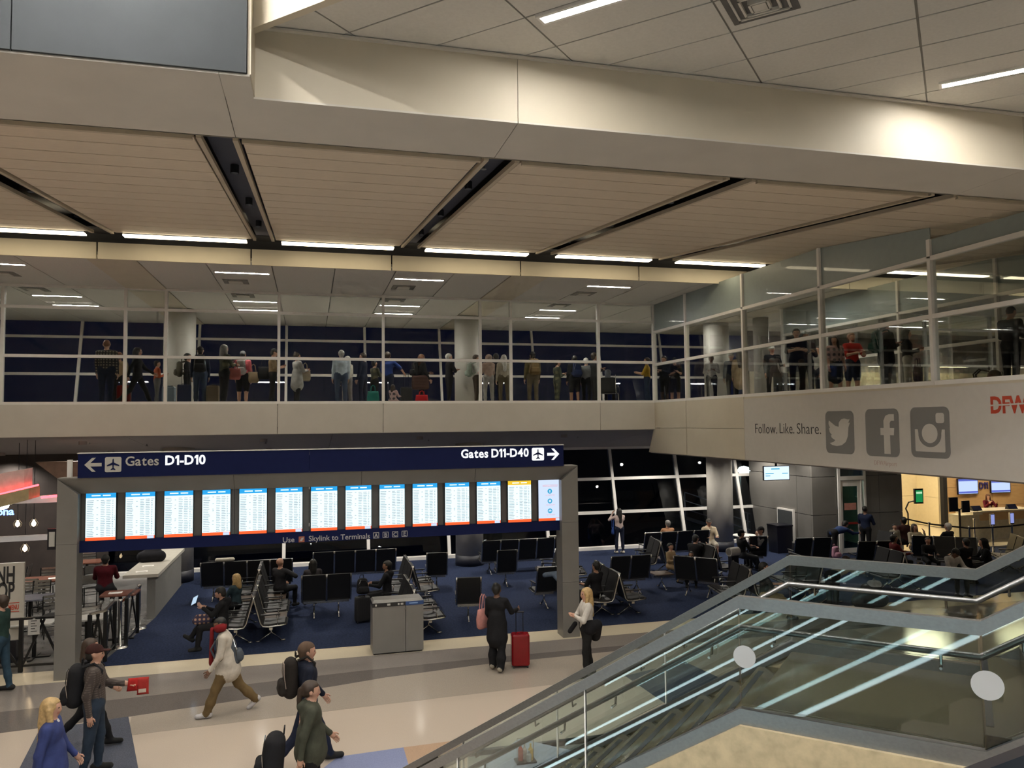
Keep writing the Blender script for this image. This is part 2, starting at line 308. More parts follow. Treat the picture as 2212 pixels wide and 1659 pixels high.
# square diffuser in the tile ceiling
vt = empty('air_vent', st(-1.78, 7.32, ZT-.012), -math.pi/4, 'square louvred air vent in the tile ceiling', 'vent')
MB().box(.02, 1.0-.38, -.62, -.02, 0, .012).build('plate', mat('vent_dark', (.12, .115, .11), .6), vt)
for k, h in enumerate((.24, .165, .09)):
    z = -.012-.018*k
    MB().box(.32-h, .32+h, -.32-h, -.32-h+.02, z, z+.05).box(.32-h, .32+h, -.32+h-.02, -.32+h, z, z+.05).box(.32-h, .32-h+.02, -.32-h, -.32+h, z, z+.05).box(.32+h-.02, .32+h, -.32-h, -.32+h, z, z+.05).build('louvre', M_white, vt)
MB().box(.26, .38, -.38, -.26, -.05, -.035).build('centre_plate', M_white, vt)
# ================================================================ upper corridor
UC = struct('ceiling_corridor', 'flat panelled ceiling of the upper corridor with beige beam bands', 'ceiling')
ZC = 8.46
bands = [(-14.2, -13.2), (-4.72, -3.73), (4.83, 5.78), (14.35, 15.3), (23.9, 24.8)]
xs = [-20]
for a, b in bands: xs += [a, b]
xs += [36]
for k in range(0, len(xs)-1):
    a, b = xs[k], xs[k+1]
    if k % 2: MB().box(a, b, 18.12, 29.6, ZC-.02, ZC+.05).build('beam_band', M_beige, UC)
    else:
        n = max(1, round((b-a)/1.42)); d = (b-a)/n
        for i in range(n): MB().box(a+i*d+.012, a+(i+1)*d-.012, 18.12, 29.6, ZC, ZC+.05).build('ceiling_panel', M_tile, UC)
MB().box(-20, 36, 18.1, 29.7, ZC+.04, ZC+.1).build('backing', M_grid, UC)
vx = [(-7.43, 'above the plaid-shirted man'), (-2.2, 'second from the left'), (2.05, 'above the man in the pale blue shirt'), (7.18, 'nearest the corner of the glass walls'), (12.6, 'over the bridge end'), (17.4, 'beyond the bridge'), (23, 'far beyond the bridge')]
for vi, (x, nm) in enumerate(vx):
    for V in (19.3, 23.75, 25.5):
        if x > 10 and V == 23.75: continue
        lamp((x, V, ZC-.014), 0, {19.3: 'front linear lamp of the corridor ceiling, ', 23.75: 'middle linear lamp of the corridor ceiling, ', 25.5: 'rear linear lamp of the corridor ceiling, '}[V]+nm, 'linear lamps of the upper corridor')
    if vi < 4:
        for V in (20.6, 22.8):
            q = empty('ceiling_vent', (x+.35, V, ZC-.012), 0, ('front' if V < 21 else 'rear')+' small slotted vent in the corridor ceiling, '+nm, 'vent', 'vents of the upper corridor')
            MB().box(-.3, .3, -.3, .3, 0, .012).build('plate', M_grid, q); MB().box(-.17, .17, -.17, .17, -.02, 0).build('louvre', M_white, q)
def glass_wall(name, label, pts, mull, trans, axis, const, pane_m=M_glass, mw=.075, dpt=.12, frost=None, lean=None):
    # axis 0: wall along U at V=const ; axis 1: wall along V at U=const
    R = struct(name, label, 'glass wall')
    P = (lambda a, z, o=0: (a, const+o+(lean*z if lean else 0), z)) if axis == 0 else (lambda a, z, o=0: (const+o, a, z))
    upv = (0, 1, 0) if axis == 0 else (1, 0, 0)
    for m in mull: MB().bar(P(m, trans[0]-.03), P(m, trans[-1]+.03), mw, dpt, up=upv).build('mullion', M_alu, R)
    for z in trans:
        for a, b in seg(mull): MB().bar(P(a+mw/2, z), P(b-mw/2, z), mw, dpt*.9, up=upv).build('transom', M_alu, R)
    for (z0, z1) in seg(trans):
        for a, b in seg(mull):
            mm = M_frost if frost and frost(a, b, z0, z1) else pane_m
            MB().hexa([P(a, z0, -.006), P(b, z0, -.006), P(b, z0, .006), P(a, z0, .006), P(a, z1, -.006), P(b, z1, -.006), P(b, z1, .006), P(a, z1, .006)]).build('pane', mm, R)
    return R
G1 = glass_wall('window_1', 'glazed wall of the upper corridor facing the concourse', None, [-13.2, -10.4, -7.57, -4.72, -3.73, -.85, 2.0, 4.83, 5.76, 8.54, 10.38], [5.41, 6.63, 7.89, 8.44], 0, 22.1)
G2 = glass_wall('window_2', 'glazed side of the bridge facing the concourse', None, [22.1, 19.95, 16.93, 13.93, 10.95, 7.95, 4.95], [5.41, 6.56, 7.57], 1, 10.4)
R2 = struct('window_3', 'glazed far side of the bridge', 'glass wall')
G3 = glass_wall('window_3b', 'far glazed side of the bridge', None, [22.1, 19.95, 16.93, 13.93, 10.95, 7.95, 4.95], [5.41, 6.56, 7.57], 1, 15.0)
bpy.data.objects.remove(R2); G3.name = 'window_3'
for a, b in seg([4.95, 7.95, 10.95, 13.93, 16.93, 19.95, 22.1]):
    for X, G in ((10.4, G2), (15.0, G3)):
        za = min(8.44, wz(a)-.02); zb = min(8.44, wz(b)-.02)
        if a < 8.6: za = zb = 7.9
        MB().hexa([(X-.008, a, 7.57), (X+.008, a, 7.57), (X+.008, b, 7.57), (X-.008, b, 7.57), (X-.008, a, za), (X+.008, a, za), (X+.008, b, zb), (X-.008, b, zb)]).build('frosted_pane', M_frost, G)
        MB().bar((X, b, 7.57), (X, b, zb), .075, .12, up=(1, 0, 0)).build('mullion', M_alu, G)
G4 = glass_wall('window_4', 'glazed wall of the upper corridor beyond the bridge', None, [15.0, 17.8, 20.6, 23.4, 26.2, 29], [5.41, 6.63, 7.89, 8.44], 0, 22.1)
G5 = glass_wall('window_5', 'outward leaning lower facade windows behind the waiting area', None, [-19, -16.2, -13.4, -10.5, -7.66, -3.88, -.86, 1.97, 4.81, 8.53, 11.32, 14.07, 16.7, 17.82], [.08, 1.35, 2.6, 3.78], 0, 27.4, M_nightglass, .11, .16, lean=.25)
G6 = glass_wall('window_6', 'outward leaning upper facade windows behind the corridor', None, [-19, -16.2, -13.4, -10.5, -7.66, -3.85, -.86, 1.97, 4.81, 8.53, 11.32, 14.07, 16.7], [5.45, 6.6, 7.9, 8.75], 0, 27.4, M_nightglass, .09, .14, lean=.25)
MB().box(-19, 17.8, 27.28, 27.4, .006, .12).build('sill', M_alu, struct('baseboard_far', 'white sill along the foot of the lower windows', 'sill'))
# columns
col_m = MB().lathe([(.47, .36), (.47, 4.6)], n=40).mesh('shaft', M_column, True); colb = MB().lathe([(.485, 0), (.485, .36)], n=40).mesh('base_ring', M_darkbase, True); colu = MB().lathe([(.47, 5.33), (.47, 8.46)], n=40).mesh('upper_shaft', M_column, True)
for x, nm in ((-3.98, 'round grey column beside the restaurant bar'), (5.25, 'round grey column behind the seats left of the portal post'), (14.75, 'round grey column before the far right windows'), (-13.7, 'round grey column hidden behind the restaurant')):
    c = empty('column', (x, 25.95, 0), 0, nm, 'column', kind='structure'); link('shaft', col_m, c); link('base_ring', colb, c); link('upper_shaft', colu, c)
colt = MB().lathe([(.27, 5.33), (.27, 8.46)], n=32).mesh('tall_shaft', M_column, True)
for x, y, nm in ((20.6, 23.9, 'tall slender column rising beyond the bridge glass'), (15.6, 24.3, 'grey column at the inner end of the bridge')):
    c = empty('column', (x, y, 0), 0, nm, 'column', kind='structure'); link('tall_shaft', colt, c)
# ================================================================ fascias and lower ceiling
FA = struct('trim_3', 'white fascia panels below the upper corridor glass', 'fascia')
for a, b in seg([-20, -13.2, -7.57, -.87, 1.99, 8.54, 10.4]):
    MB().box(a+.006, b-.006, 22.02, 22.1, 4.55, 5.375).build('fascia_panel', M_white, FA)
FB = struct('trim_4', 'deep fascia of the bridge, plain beige panels and white banner end', 'fascia')
BX = 10.4
for a, b, z0, z1 in ((16.93, 19.95, 4.60, 5.375), (16.93, 19.95, 3.83, 4.59), (19.96, 22.1, 4.60, 5.375)):
    MB().box(BX-.06, BX+.02, a+.005, b-.005, z0, z1).build('fascia_panel', M_beige, FB)
MB().prism([(19.965, 3.83), (22.5, 3.83), (22.1, 4.59), (19.965, 4.59)], (BX-.06, 0, 0), (0, 1, 0), (0, 0, 1), (.08, 0, 0)).build('fascia_panel', M_beige, FB)
MB().box(BX-.05, BX+.02, 3, 16.93, 3.83, 5.375).build('fascia_panel', M_beige, FB)
MB().box(BX, 14.9, 3, 22.5, 3.80, 3.83).build('bridge_underside', M_soffit, FB)
MB().box(14.9, 15.05, 3, 22.1, 3.83, 5.375).build('rear_fascia', M_beige, FB)
MB().box(15.05, 36, 22.02, 22.1, 4.55, 5.375).build('fascia_panel', M_white, FA)
lz = lambda V: 4.54-.1165*(V-22.1)
LC = struct('ceiling_lower', 'dark grey soffit over the waiting area', 'ceiling')
for a, b in seg([-20, -15.2, -9.9, -4.7, .6, 5.9, 10.4, 16, 20.9]):
    MB().hexa([(a+.005, 22.1, lz(22.1)), (b-.005, 22.1, lz(22.1)), (b-.005, 28.6, lz(28.6)), (a+.005, 28.6, lz(28.6)), (a+.005, 22.1, lz(22.1)+.03), (b-.005, 22.1, lz(22.1)+.03), (b-.005, 28.6, lz(28.6)+.03), (a+.005, 28.6, lz(28.6)+.03)]).build('soffit_panel', M_soffit, LC)
MB().box(20.9, 40, 22.1, 29.6, 4.5, 4.53).build('soffit_panel', M_soffit, LC)
for x, V in ((-5.9, 23.6), (-1.3, 24.3), (3.6, 24.2), (-4.6, 24.4), (8.5, 24)):
    link('sprinkler', sprk, LC, (x, V, lz(V)-.05))
MB().box(17.3, 40, 27.9, 28.1, 6.8, 8.5).build('wall_face', M_soffit, struct('wall_upper', 'warmly lit cream wall of the upper hall beyond the bridge', 'wall'))
MB().box(17.3, 40, 27.85, 28.1, 5.33, 6.79).build('wall_face', M_beige, bpy.data.objects['wall_upper'])
washer = MB().box(0, 1.4, -.04, .04, 0, .03).mesh('lens', glow('washer_lens', (1, .80, .45), 13))
for i in range(3):
    r = empty('wall_washer', (22.5+i*3.6, 27.2, 7.0), 0, 'warm wall washer lamp on the cream upper wall, '+('leftmost', 'middle one', 'rightmost')[i], 'light', 'wall washers of the upper hall'); link('lens', washer, r); MB().box(-.02, 1.42, -.06, .06, .03, .06).box(.6, .8, .04, .72, .035, .06).build('housing', M_alu, r)
# ================================================================ right hand lower walls
WR = struct('wall_gate', 'grey metal panel walls around the gate door', 'wall')
X1, Y1 = 17.2, 23.9
for z0, z1 in ((0.02, 1.40), (1.42, 2.75), (2.77, 4.5)):
    for a, b in ((23.95, 24.75), (24.76, 27.9)): MB().box(X1, X1+.1, a+.008, b-.008, z0, z1).build('wall_panel', M_greymetal, WR)
    MB().box(X1+.005, X1+1.0, Y1-.04, Y1+.06, z0, z1).build('wall_panel', M_greymetal, WR)
    for a, b in ((19.42, 20.0), (20.0, 21.0)): MB().box(a+.006, b-.006, Y1-.04, Y1+.06, z0, z1).build('wall_panel', M_greymetal, WR)
MB().box(X1+.03, 18.24, Y1+.07, Y1+.09, 0, 4.5).build('backing', M_black, WR); MB().box(19.43, 21.0, Y1+.07, Y1+.09, 0, 4.5).build('backing', M_black, WR)
MB().box(20.9, 21.0, Y1, 29.6, 0, 4.5).build('wall_panel', M_beige, WR)
M_warmwall = mat('cream_panel', (.66, .575, .40), .5, var=.03)
for z0, z1 in ((0.02, 1.3), (1.31, 4.5)):
    MB().box(21.0, 26.75, 29.5, 29.6, z0, z1).build('wall_panel', M_warmwall, WR); MB().box(26.75, 26.85, 28.25, 29.6, z0, z1).build('wall_panel', M_warmwall, WR)
MB().box(26.85, 27.05, 28.05, 28.25, 0, 4.5).build('dark_jamb', M_black, WR)
for i, (a, b) in enumerate(seg([27.05, 29.5, 32, 34.5, 37])):
    for z0, z1 in ((.02, .9), (.91, 1.75), (1.76, 2.75), (2.76, 4.5)): MB().box(a+.006, b-.006, 28.05, 28.15, z0, z1).build('wood_panel', M_sand, WR)
# gate door with green-lit pane
D1 = empty('door_1', (18.25, Y1-.05, 0), 0, 'grey framed glass gate door with a green-lit pane', 'door', kind='structure')
MB().box(0, .1, -.03, .07, 0, 4.4).box(1.08, 1.17, -.03, .07, 0, 4.4).box(.1, 1.08, -.03, .07, 2.62, 2.76).box(.95, 1.0, -.02, .05, 0, 2.62).build('door_frame', M_alu, D1)
MB().box(.1, .95, 0, .04, .03, .2).box(.1, .2, 0, .04, .2, 2.6).box(.82, .95, 0, .04, .2, 2.6).box(.2, .82, 0, .04, 2.4, 2.6).build('leaf', M_alu, D1)
LF = [c for c in D1.children if c.name.startswith('leaf')][0]; MB().box(.2, .82, .015, .025, .2, 2.4).build('pane', glass_mat('door_glass', (.55, .75, .65)), LF)
MB().box(.1, 1.08, .01, .03, 2.76, 4.4).build('pane', M_nightglass, D1)
MB().box(.1, .95, -.05, -.02, 1.05, 1.12).build('push_bar', mat('red_bar', (.25, .02, .015), .4), LF)
MB().box(.26, .76, .005, .014, 1.55, 1.80).build('notice', mat('notice_red', (.45, .2, .16), .6), LF)
MB().box(1.0, 1.08, -.06, -.03, 1.3, 1.36).build('handle', M_chrome, D1)
MB().box(18.2, 19.5, 25.4, 25.5, 0, 4.4).build('wall_face', mat('jet_bridge_wall', (.3, .42, .34), .5), struct('wall_jetbridge', 'pale green jet bridge wall behind the gate door', 'wall'))
# ================================================================ flight information portal
VP = 16.55
PT = empty('information_portal', (0, VP, 0), 0, 'grey metal portal frame carrying a row of departure screens', 'portal')
for x0, x1 in ((-4.69, -4.33), (5.46, 5.85)):
    for z0, z1 in ((0, 1.22), (1.225, 2.55), (2.555, 3.5)): MB().box(x0, x1, 0, .42, z0, z1).build('post_panel', M_greymetal, PT)
    s = 1 if x0 < 0 else -1; xa, xb = (x0, x1) if s > 0 else (x1, x0)
    MB().prism([(xa, 3.5), (xb, 3.5), (xa, 3.8)], (0, 0, 0), (1, 0, 0), (0, 0, 1), (0, .42, 0)).build('corner_panel', M_greymetal, PT)
MB().hexa([(-4.69, 0, 3.80), (5.85, 0, 3.80), (5.85, .42, 3.80), (-4.69, .42, 3.80), (-4.69, 0, 3.82), (5.85, 0, 3.82), (5.85, .42, 3.82), (-4.69, .42, 3.82)]).build('top_plate', M_greymetal, PT)
for a, b in seg([-4.33, -1.5, 1.05, 3.5, 5.46]):
    a0 = -4.69 if a < -4 else a; b0 = 5.85 if b > 5 else b
    MB().hexa([(a+.004, .17, 3.5), (b-.004, .17, 3.5), (b-.004, .22, 3.5), (a+.004, .22, 3.5), (a0+.004, 0, 3.8), (b0-.004, 0, 3.8), (b0-.004, .05, 3.8), (a0+.004, .05, 3.8)]).build('chamfer_panel', M_greymetal, PT)
for a, b in seg([-4.33, -1.5, -.02, 1.05, 2.82, 5.46]):
    MB().box(a+.004, b-.004, .26, .40, 2.36, 3.5).build('back_panel', mat('screen_wall', (.15, .145, .14), .35, .4, var=.1, scale=2), PT)
MB().box(-4.33, 5.46, .16, .26, 2.36, 2.58).build('skylink_strip', M_navy, PT)
def icon_plane(mb, c, r, o, m=0):   # aeroplane pictogram seen from above, nose up
    h = [(0, 1), (.10, .85), (.11, .35), (.95, -.10), (.95, -.30), (.11, -.05), (.09, -.55), (.36, -.78), (.36, -.95), (0, -.85)]
    p = h+[(-x, y) for x, y in h[-2:0:-1]]
    mb.prism([(c[0]+x*r, c[1]+y*r) for x, y in p], o, (1, 0, 0), (0, 0, 1), (0, -.004, 0), m)
def icon_arrow(mb, c, r, d, o, m=0):
    h = [(1, 0), (.1, .9), (-.32, .9), (.32, .22), (-1, .22), (-1, -.22), (.32, -.22), (-.32, -.9), (.1, -.9)]
    mb.prism([(c[0]+x*r*d, c[1]+y*r) for x, y in h], o, (1, 0, 0), (0, 0, 1), (0, -.004, 0), m)
def pU(x, y, V): q = at_y(x, y, V); return q[0], q[2]
M_dimletter = mat('unlit_letter', (.50, .49, .45), .5, var=0); M_lit = glow('lit_letter', (.93, .97, 1), GL*1.15)
SG = empty('gate_sign', (0, VP-.12, 0), 0, 'long navy gate direction sign on top of the portal', 'sign')
MB().box(-4.31, -.02, 0, .14, 3.82, 4.285).build('sign_panel', M_navy, SG); MB().box(-.016, 3.0, 0, .14, 3.82, 4.285).build('sign_panel', M_navy, SG); MB().box(3.0, 5.48, 0, .14, 3.82, 4.285).build('sign_panel', M_navy, SG)
MB().box(-4.32, 5.49, -.01, .15, 4.285, 4.30).build('top_edge', M_alu, SG)
VS = VP-.12
def on_sign(mb, fn, x, y, rpx, *a, m=0): c = pU(x, y, VS); fn(mb, c, rpx, *a, (0, -.001, 0), m)
mb = MB(); c = pU(201, 1004, VS); icon_arrow(mb, c, .15, -1, (0, 0, 0)); mb.build('arrow', M_dimletter, SG)
mb = MB(); c = pU(244.5, 1003.5, VS); mb.prism([(c[0]+x, c[1]+z) for x, z in rrect(.29, .29, .03)], (0, 0, 0), (1, 0, 0), (0, 0, 1), (0, -.004, 0)); mb.build('pictogram_plate', M_dimletter, SG)
mb = MB(); icon_plane(mb, c, .115, (0, -.005, 0)); mb.build('plane_pictogram', M_navy, SG)
def sign_text(name, s, px0, py0, px1, m, h, bold=.004):
    a = pU(px0, py0, VS); b = pU(px1, py0, VS); t = glyphs(name, s, h, m, bold)
    xs = [v.co.x for v in t.data.vertices]; k = (b[0]-a[0])/(max(xs)-min(xs)); x0 = min(xs)
    for v in t.data.vertices: v.co.x = a[0]+(v.co.x-x0)*k; v.co.z += a[1]; v.co.y += -.004
    t.parent = SG; return t
sign_text('lettering', 'Gates', 271, 1006, 343, M_dimletter, .255); sign_text('lettering', 'D1-D10', 357, 1004, 444, M_lit, .255, .008)
sign_text('lettering', 'Gates D11-D40', 996, 989, 1142, M_lit, .255, .007)
mb = MB(); c = pU(1162, 981, VS); mb.prism([(c[0]+x, c[1]+z) for x, z in rrect(.28, .28, .03)], (0, 0, 0), (1, 0, 0), (0, 0, 1), (0, -.004, 0)); mb.build('pictogram_plate', M_lit, SG)
mb = MB(); icon_plane(mb, c, .115, (0, -.005, 0)); mb.build('plane_pictogram', M_navy, SG)
mb = MB(); c = pU(1195, 981, VS); icon_arrow(mb, c, .14, 1, (0, 0, 0)); mb.build('arrow', M_lit, SG)
MB().box(-4.58, -4.50, .2, .28, 3.82, 4.16).build('stub_post', M_alu, PT)
# strip lettering
VQ = VP+.155; M_grey_let = mat('grey_letter', (.42, .42, .44), .5, var=0)
def strip_text(s, px0, py0, px1, h, m=M_grey_let):
    a = pU(px0, py0, VQ); b = pU(px1, py0, VQ); t = text('lettering', s, h, (0, 0, 0), (1, 0, 0), (0, 0, 1), m, bold=.001)
    xs = [v.co.x for v in t.data.vertices]; k = (b[0]-a[0])/(max(xs)-min(xs)); x0 = min(xs)
    for v in t.data.vertices: v.co.x = a[0]+(v.co.x-x0)*k; v.co.z += a[1]; v.co.y += VQ-VP-.002
    t.parent = PT
strip_text('Use', 611, 1172, 636, .155); strip_text('Skylink to Terminals', 667, 1169, 799, .155)
c = pU(651.5, 1165, VQ); MB().box(c[0]-.058, c[0]+.058, .148, .158, c[1]-.058, c[1]+.058).build('train_pictogram', mat('skylink_red', (.38, .12, .07), .5), PT)
MB().prism([(c[0]-.04, c[1]-.035), (c[0]+.01, c[1]-.035), (c[0]+.045, c[1]+.035), (c[0], c[1]+.03)], (0, .148, 0), (1, 0, 0), (0, 0, 1), (0, -.003, 0)).build('train_pictogram', M_grey_let, PT)
for ch, x in (('A', 812.5), ('B', 833), ('C', 853.5), ('E', 874)):
    c = pU(x, 1156.5-(x-812)*.06, VQ); mb = MB(); h = .062
    for a in (((-h, h), (h-.01, h)), ): pass
    mb.box(c[0]-h, c[0]+h, .15, .158, c[1]+h-.012, c[1]+h).box(c[0]-h, c[0]+h, .15, .158, c[1]-h, c[1]-h+.012).box(c[0]-h, c[0]-h+.012, .15, .158, c[1]-h, c[1]+h).box(c[0]+h-.012, c[0]+h, .15, .158, c[1]-h, c[1]+h).build('letter_box', M_grey_let, PT)
    t = text('lettering', ch, .115, (c[0], .153, c[1]-.042), (1, 0, 0), (0, 0, 1), M_grey_let, align='CENTER', bold=.002); t.parent = PT
# screens
M_disp = glow('display_white', (.74, .97, 1.0), GL*1.3); M_disp2 = glow('display_lilac', (.66, .78, 1.0), GL*1.05); M_hblue = glow('display_blue', (.03, .38, .82), GL*1.1); M_hyel = glow('display_yellow', (.95, .62, .04), GL*1.0)
M_fred = glow('display_red', (1.0, .13, .035), GL*1.15); M_row = mat('display_text', (.30, .36, .44), .6, var=0, emit=(.30, .38, .45), es=GL*.9); M_bezel = mat('black_bezel', (.006, .006, .012), .3, var=0); M_icon = glow('display_teal', (.05, .42, .68), GL)
SW, SH = .535, .925; HB, FB_ = .092, .068
def rows_mesh(seed):
    rnd = random.Random(seed); mb = MB()
    for k in range(21):
        z = .085+.0345*k
        for x0, w, p in ((.02, .13, 1), (.19, .035, .35), (.265, .085, 1), (.365, .085, 1), (.465, .03, 1), (.505, .02, .25)):
            if rnd.random() < p: mb.box(x0, x0+w*rnd.uniform(.75, 1), -.0025, -.0015, z, z+.013)
    return mb.mesh('flight_rows', M_row)
ROWS = [rows_mesh(i) for i in range(4)]
m_bez = MB().box(-.012, SW+.012, .003, .07, -.012, SH+.012).mesh('bezel', M_bezel); m_dsp = MB().box(0, SW, 0, .002, FB_, SH-HB).mesh('display', M_disp)
m_hd = MB().box(0, SW, 0, .002, SH-HB, SH).mesh('header_bar', M_hblue); m_hy = MB().box(0, SW, 0, .002, SH-HB, SH).mesh('header_bar', M_hyel); m_ft = MB().box(0, SW, 0, .002, 0, FB_).mesh('footer_bar', M_fred)
m_ht = MB().box(.1, .26, -.002, -.001, SH-.058, SH-.034).box(.30, .44, -.002, -.001, SH-.058, SH-.034).mesh('header_lettering', M_disp); m_ftw = MB().box(.40, .52, -.002, -.001, .006, .062).mesh('footer_tag', M_disp2)
ORD = 'first second third fourth fifth sixth seventh eighth ninth tenth eleventh twelfth thirteenth fourteenth'.split()
for i in range(14):
    x = -4.235+.7085*i
    lab = f'{ORD[i]} departures screen from the left on the portal, blue header' if i < 12 else ('departures screen with the yellow header, second from the right' if i == 12 else 'rightmost portal screen with three round blue icons')
    r = empty('departure_screen', (x, VP+.185, 2.572), 0, lab, 'screen', 'screens on the portal'); link('bezel', m_bez, r)
    if i == 13:
        MB().box(0, SW, 0, .002, FB_, SH).build('display', M_disp2, r); mb = MB()
        for k, z in enumerate((.67, .45, .23)): mb.prism([(SW/2+.055*math.cos(a*math.pi/10), z+.055*math.sin(a*math.pi/10)) for a in range(20)], (0, -.002, 0), (1, 0, 0), (0, 0, 1), (0, -.001, 0))
        mb.build('round_icon', M_icon, r); mb = MB()
        mb.box(SW/2-.012, SW/2+.012, -.005, -.004, .64, .70).prism([(SW/2+.03*math.cos(a*math.pi/6), .45+.03*math.sin(a*math.pi/6)) for a in range(12)], (0, -.004, 0), (1, 0, 0), (0, 0, 1), (0, -.001, 0)).box(SW/2-.035, SW/2+.035, -.005, -.004, .215, .24)
        mb.prism([(SW/2-.02, .24), (SW/2+.02, .24), (SW/2, .265)], (0, -.004, 0), (1, 0, 0), (0, 0, 1), (0, -.001, 0)); mb.build('icon_symbol', M_disp2, r)
        mb = MB()
        for z in (.80, .775): mb.box(.10, SW-.08, -.003, -.002, z, z+.014)
        for z in (.585, .57, .365, .35, .145, .13): mb.box(.17, SW-.15, -.003, -.002, z, z+.007)
        mb.build('notice_lines', mat('notice_pink', (.6, .42, .5), .6, var=0, emit=(.65, .45, .55), es=GL*.9), r)['kind'] = 'stuff'
    else:
        D_ = link('display', m_dsp, r); HD_ = link('header_bar', m_hy if i == 12 else m_hd, r); link('header_lettering', m_ht, HD_); link('flight_rows', ROWS[i % 4], D_)['kind'] = 'stuff'
    link('footer_bar', m_ft, r)
    if i % 2: link('footer_tag', m_ftw, r)
# ================================================================ banner on the bridge
BN = empty('banner', (BX-.055, 0, 3.83), 0, 'white social media banner on the bridge fascia', 'banner')
XB = BX-.056
MB().box(-.004, 0, 3, 16.93, 0, 1.5).build('sheet', mat('banner_vinyl', (.60, .57, .53), .5, var=.02), BN)
M_ic = mat('banner_grey', (.215, .21, .205), .5, var=0); M_sheet2 = mat('banner_white', (.60, .57, .53), .5, var=0); M_dk = mat('banner_black', (.02, .02, .022), .5, var=0); M_dfw = mat('banner_red', (.50, .055, .02), .5, var=0); M_pk = mat('banner_pink', (.50, .36, .32), .5, var=0)
def bt(s, px0, py0, px1, h, m, bold=0.0):
    a = at_x(px0, py0, XB); b = at_x(px1, py0, XB); t = text('lettering', s, h, (0, 0, 0), (0, -1, 0), (0, 0, 1), m, bold=bold, th=.003)
    ys = [-v.co.y for v in t.data.vertices]; k = (a[1]-b[1])/(max(ys)-min(ys)); y0 = min(ys)
    for v in t.data.vertices: v.co.y = a[1]-(-v.co.y-y0)*k; v.co.z += a[2]-3.83; v.co.x -= .006
    t.parent = BN; return t
bt('Follow.', 1632, 936, 1679, .34, M_dk, -.004); bt('Like.', 1685, 936, 1716, .34, M_dk, -.004); bt('Share.', 1722, 937, 1774, .34, M_dk, -.004); bt('DFW', 2141, 892, 2222, .36, M_dfw, .012); bt('DFWAirport', 1889, 1004, 1938, .13, M_pk, -.002)
def bpoly(name, P, m, lay): MB().prism([(-p[0], p[1]-3.83) for p in P], (-.004-.003*lay, 0, 0), (0, -1, 0), (0, 0, 1), (-.003, 0, 0)).build(name, m, BN)
a, b = at_x(2141, 876, XB), at_x(2222, 871, XB); bpoly('logo_slash', [(a[1], a[2]-.012), (b[1], b[2]-.012), (b[1], b[2]+.012), (a[1], a[2]+.012)], M_sheet2, 2)
def icon_box(v0, v1, z0, z1, lay=0): return lambda pts: [(v0+(v1-v0)*x, z0+(z1-z0)*y) for x, y in pts]
UR = [(.5+x, .5+y) for x, y in rrect(1, 1, .13, 5)]
B1 = icon_box(13.83, 12.97, 4.11, 4.97); B2 = icon_box(12.64, 11.77, 4.10, 4.99); B3 = icon_box(11.49, 10.62, 4.12, 5.0)
for B in (B1, B2, B3): bpoly('app_icon', B(UR), M_ic, 0)
bird = [(880, 235), (862, 236), (835, 227), (808, 236), (790, 260), (787, 297), (755, 286), (722, 258), (703, 243), (700, 272), (712, 305), (703, 308), (708, 340), (728, 366), (717, 366), (725, 388), (755, 408), (738, 424), (706, 433), (728, 449), (766, 456), (808, 448), (843, 420), (862, 372), (868, 300), (882, 262), (868, 264)]
bpoly('bird_symbol', B1([((x-672)/240, (518-y)/353) for x, y in bird]), M_sheet2, 1)
bpoly('letter_symbol', B2([(.56, .06), (.74, .06), (.74, .45), (.85, .45), (.865, .60), (.74, .60), (.74, .70), (.77, .745), (.87, .745), (.87, .885), (.72, .885), (.62, .85), (.56, .75), (.56, .60), (.46, .60), (.46, .45), (.56, .45)]), M_sheet2, 1)
circ = lambda cx, cy, rx, ry, n=24: [(cx+rx*math.cos(2*math.pi*i/n), cy+ry*math.sin(2*math.pi*i/n)) for i in range(n)]
arc = [(.5+.295*math.cos(math.radians(t)), .46+.25*math.sin(math.radians(t))) for t in range(175, 366, 10)]
bpoly('camera_symbol', B3([(.12, .56), (.19, .56)]+arc+[(.81, .56), (.88, .56), (.88, .14), (.86, .12), (.14, .12), (.12, .14)]), M_sheet2, 1)
bpoly('camera_symbol', B3(circ(.5, .48, .20, .19)), M_sheet2, 1); bpoly('camera_symbol', B3([(.77+x, .78+y) for x, y in rrect(.21, .2, .05)]), M_sheet2, 1)
# ================================================================ staircase
SC = empty('staircase', (0, 0, 0), 0, 'stone staircase with glass balustrades and a mid landing', 'staircase')
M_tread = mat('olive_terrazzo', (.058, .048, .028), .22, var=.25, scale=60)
TN, TF, SA, SB, ZL, MS = 5.17, 6.90, -1.315, .045, 2.85, .636
def zs(s): return ZL+(s-SA)*MS if s < SA else (ZL+(s-SB)*MS if s > SB else ZL)
def sbox(s0, s1, t0, t1, z0, z1, m=0, mb=None):
    return (mb or MB()).hexa([st(s0, t0, z0), st(s1, t0, z0), st(s1, t1, z0), st(s0, t1, z0), st(s0, t0, z1), st(s1, t0, z1), st(s1, t1, z1), st(s0, t1, z1)], m)
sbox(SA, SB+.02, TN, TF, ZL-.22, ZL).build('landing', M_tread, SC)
rise = .163; run = rise/MS
for k in range(1, 18):
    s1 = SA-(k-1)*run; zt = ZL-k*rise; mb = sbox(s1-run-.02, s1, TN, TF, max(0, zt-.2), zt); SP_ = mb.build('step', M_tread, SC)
    sbox(s1-run+.01, s1-run+.05, TN+.15, TF-.15, zt, zt+.003).build('nosing', M_dk, SP_)
for k in range(1, 16):
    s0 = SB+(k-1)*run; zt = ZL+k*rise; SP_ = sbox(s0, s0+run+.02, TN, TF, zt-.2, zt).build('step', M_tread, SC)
    sbox(s0+.01, s0+.05, TN+.15, TF-.15, zt, zt+.003).build('nosing', M_dk, SP_)
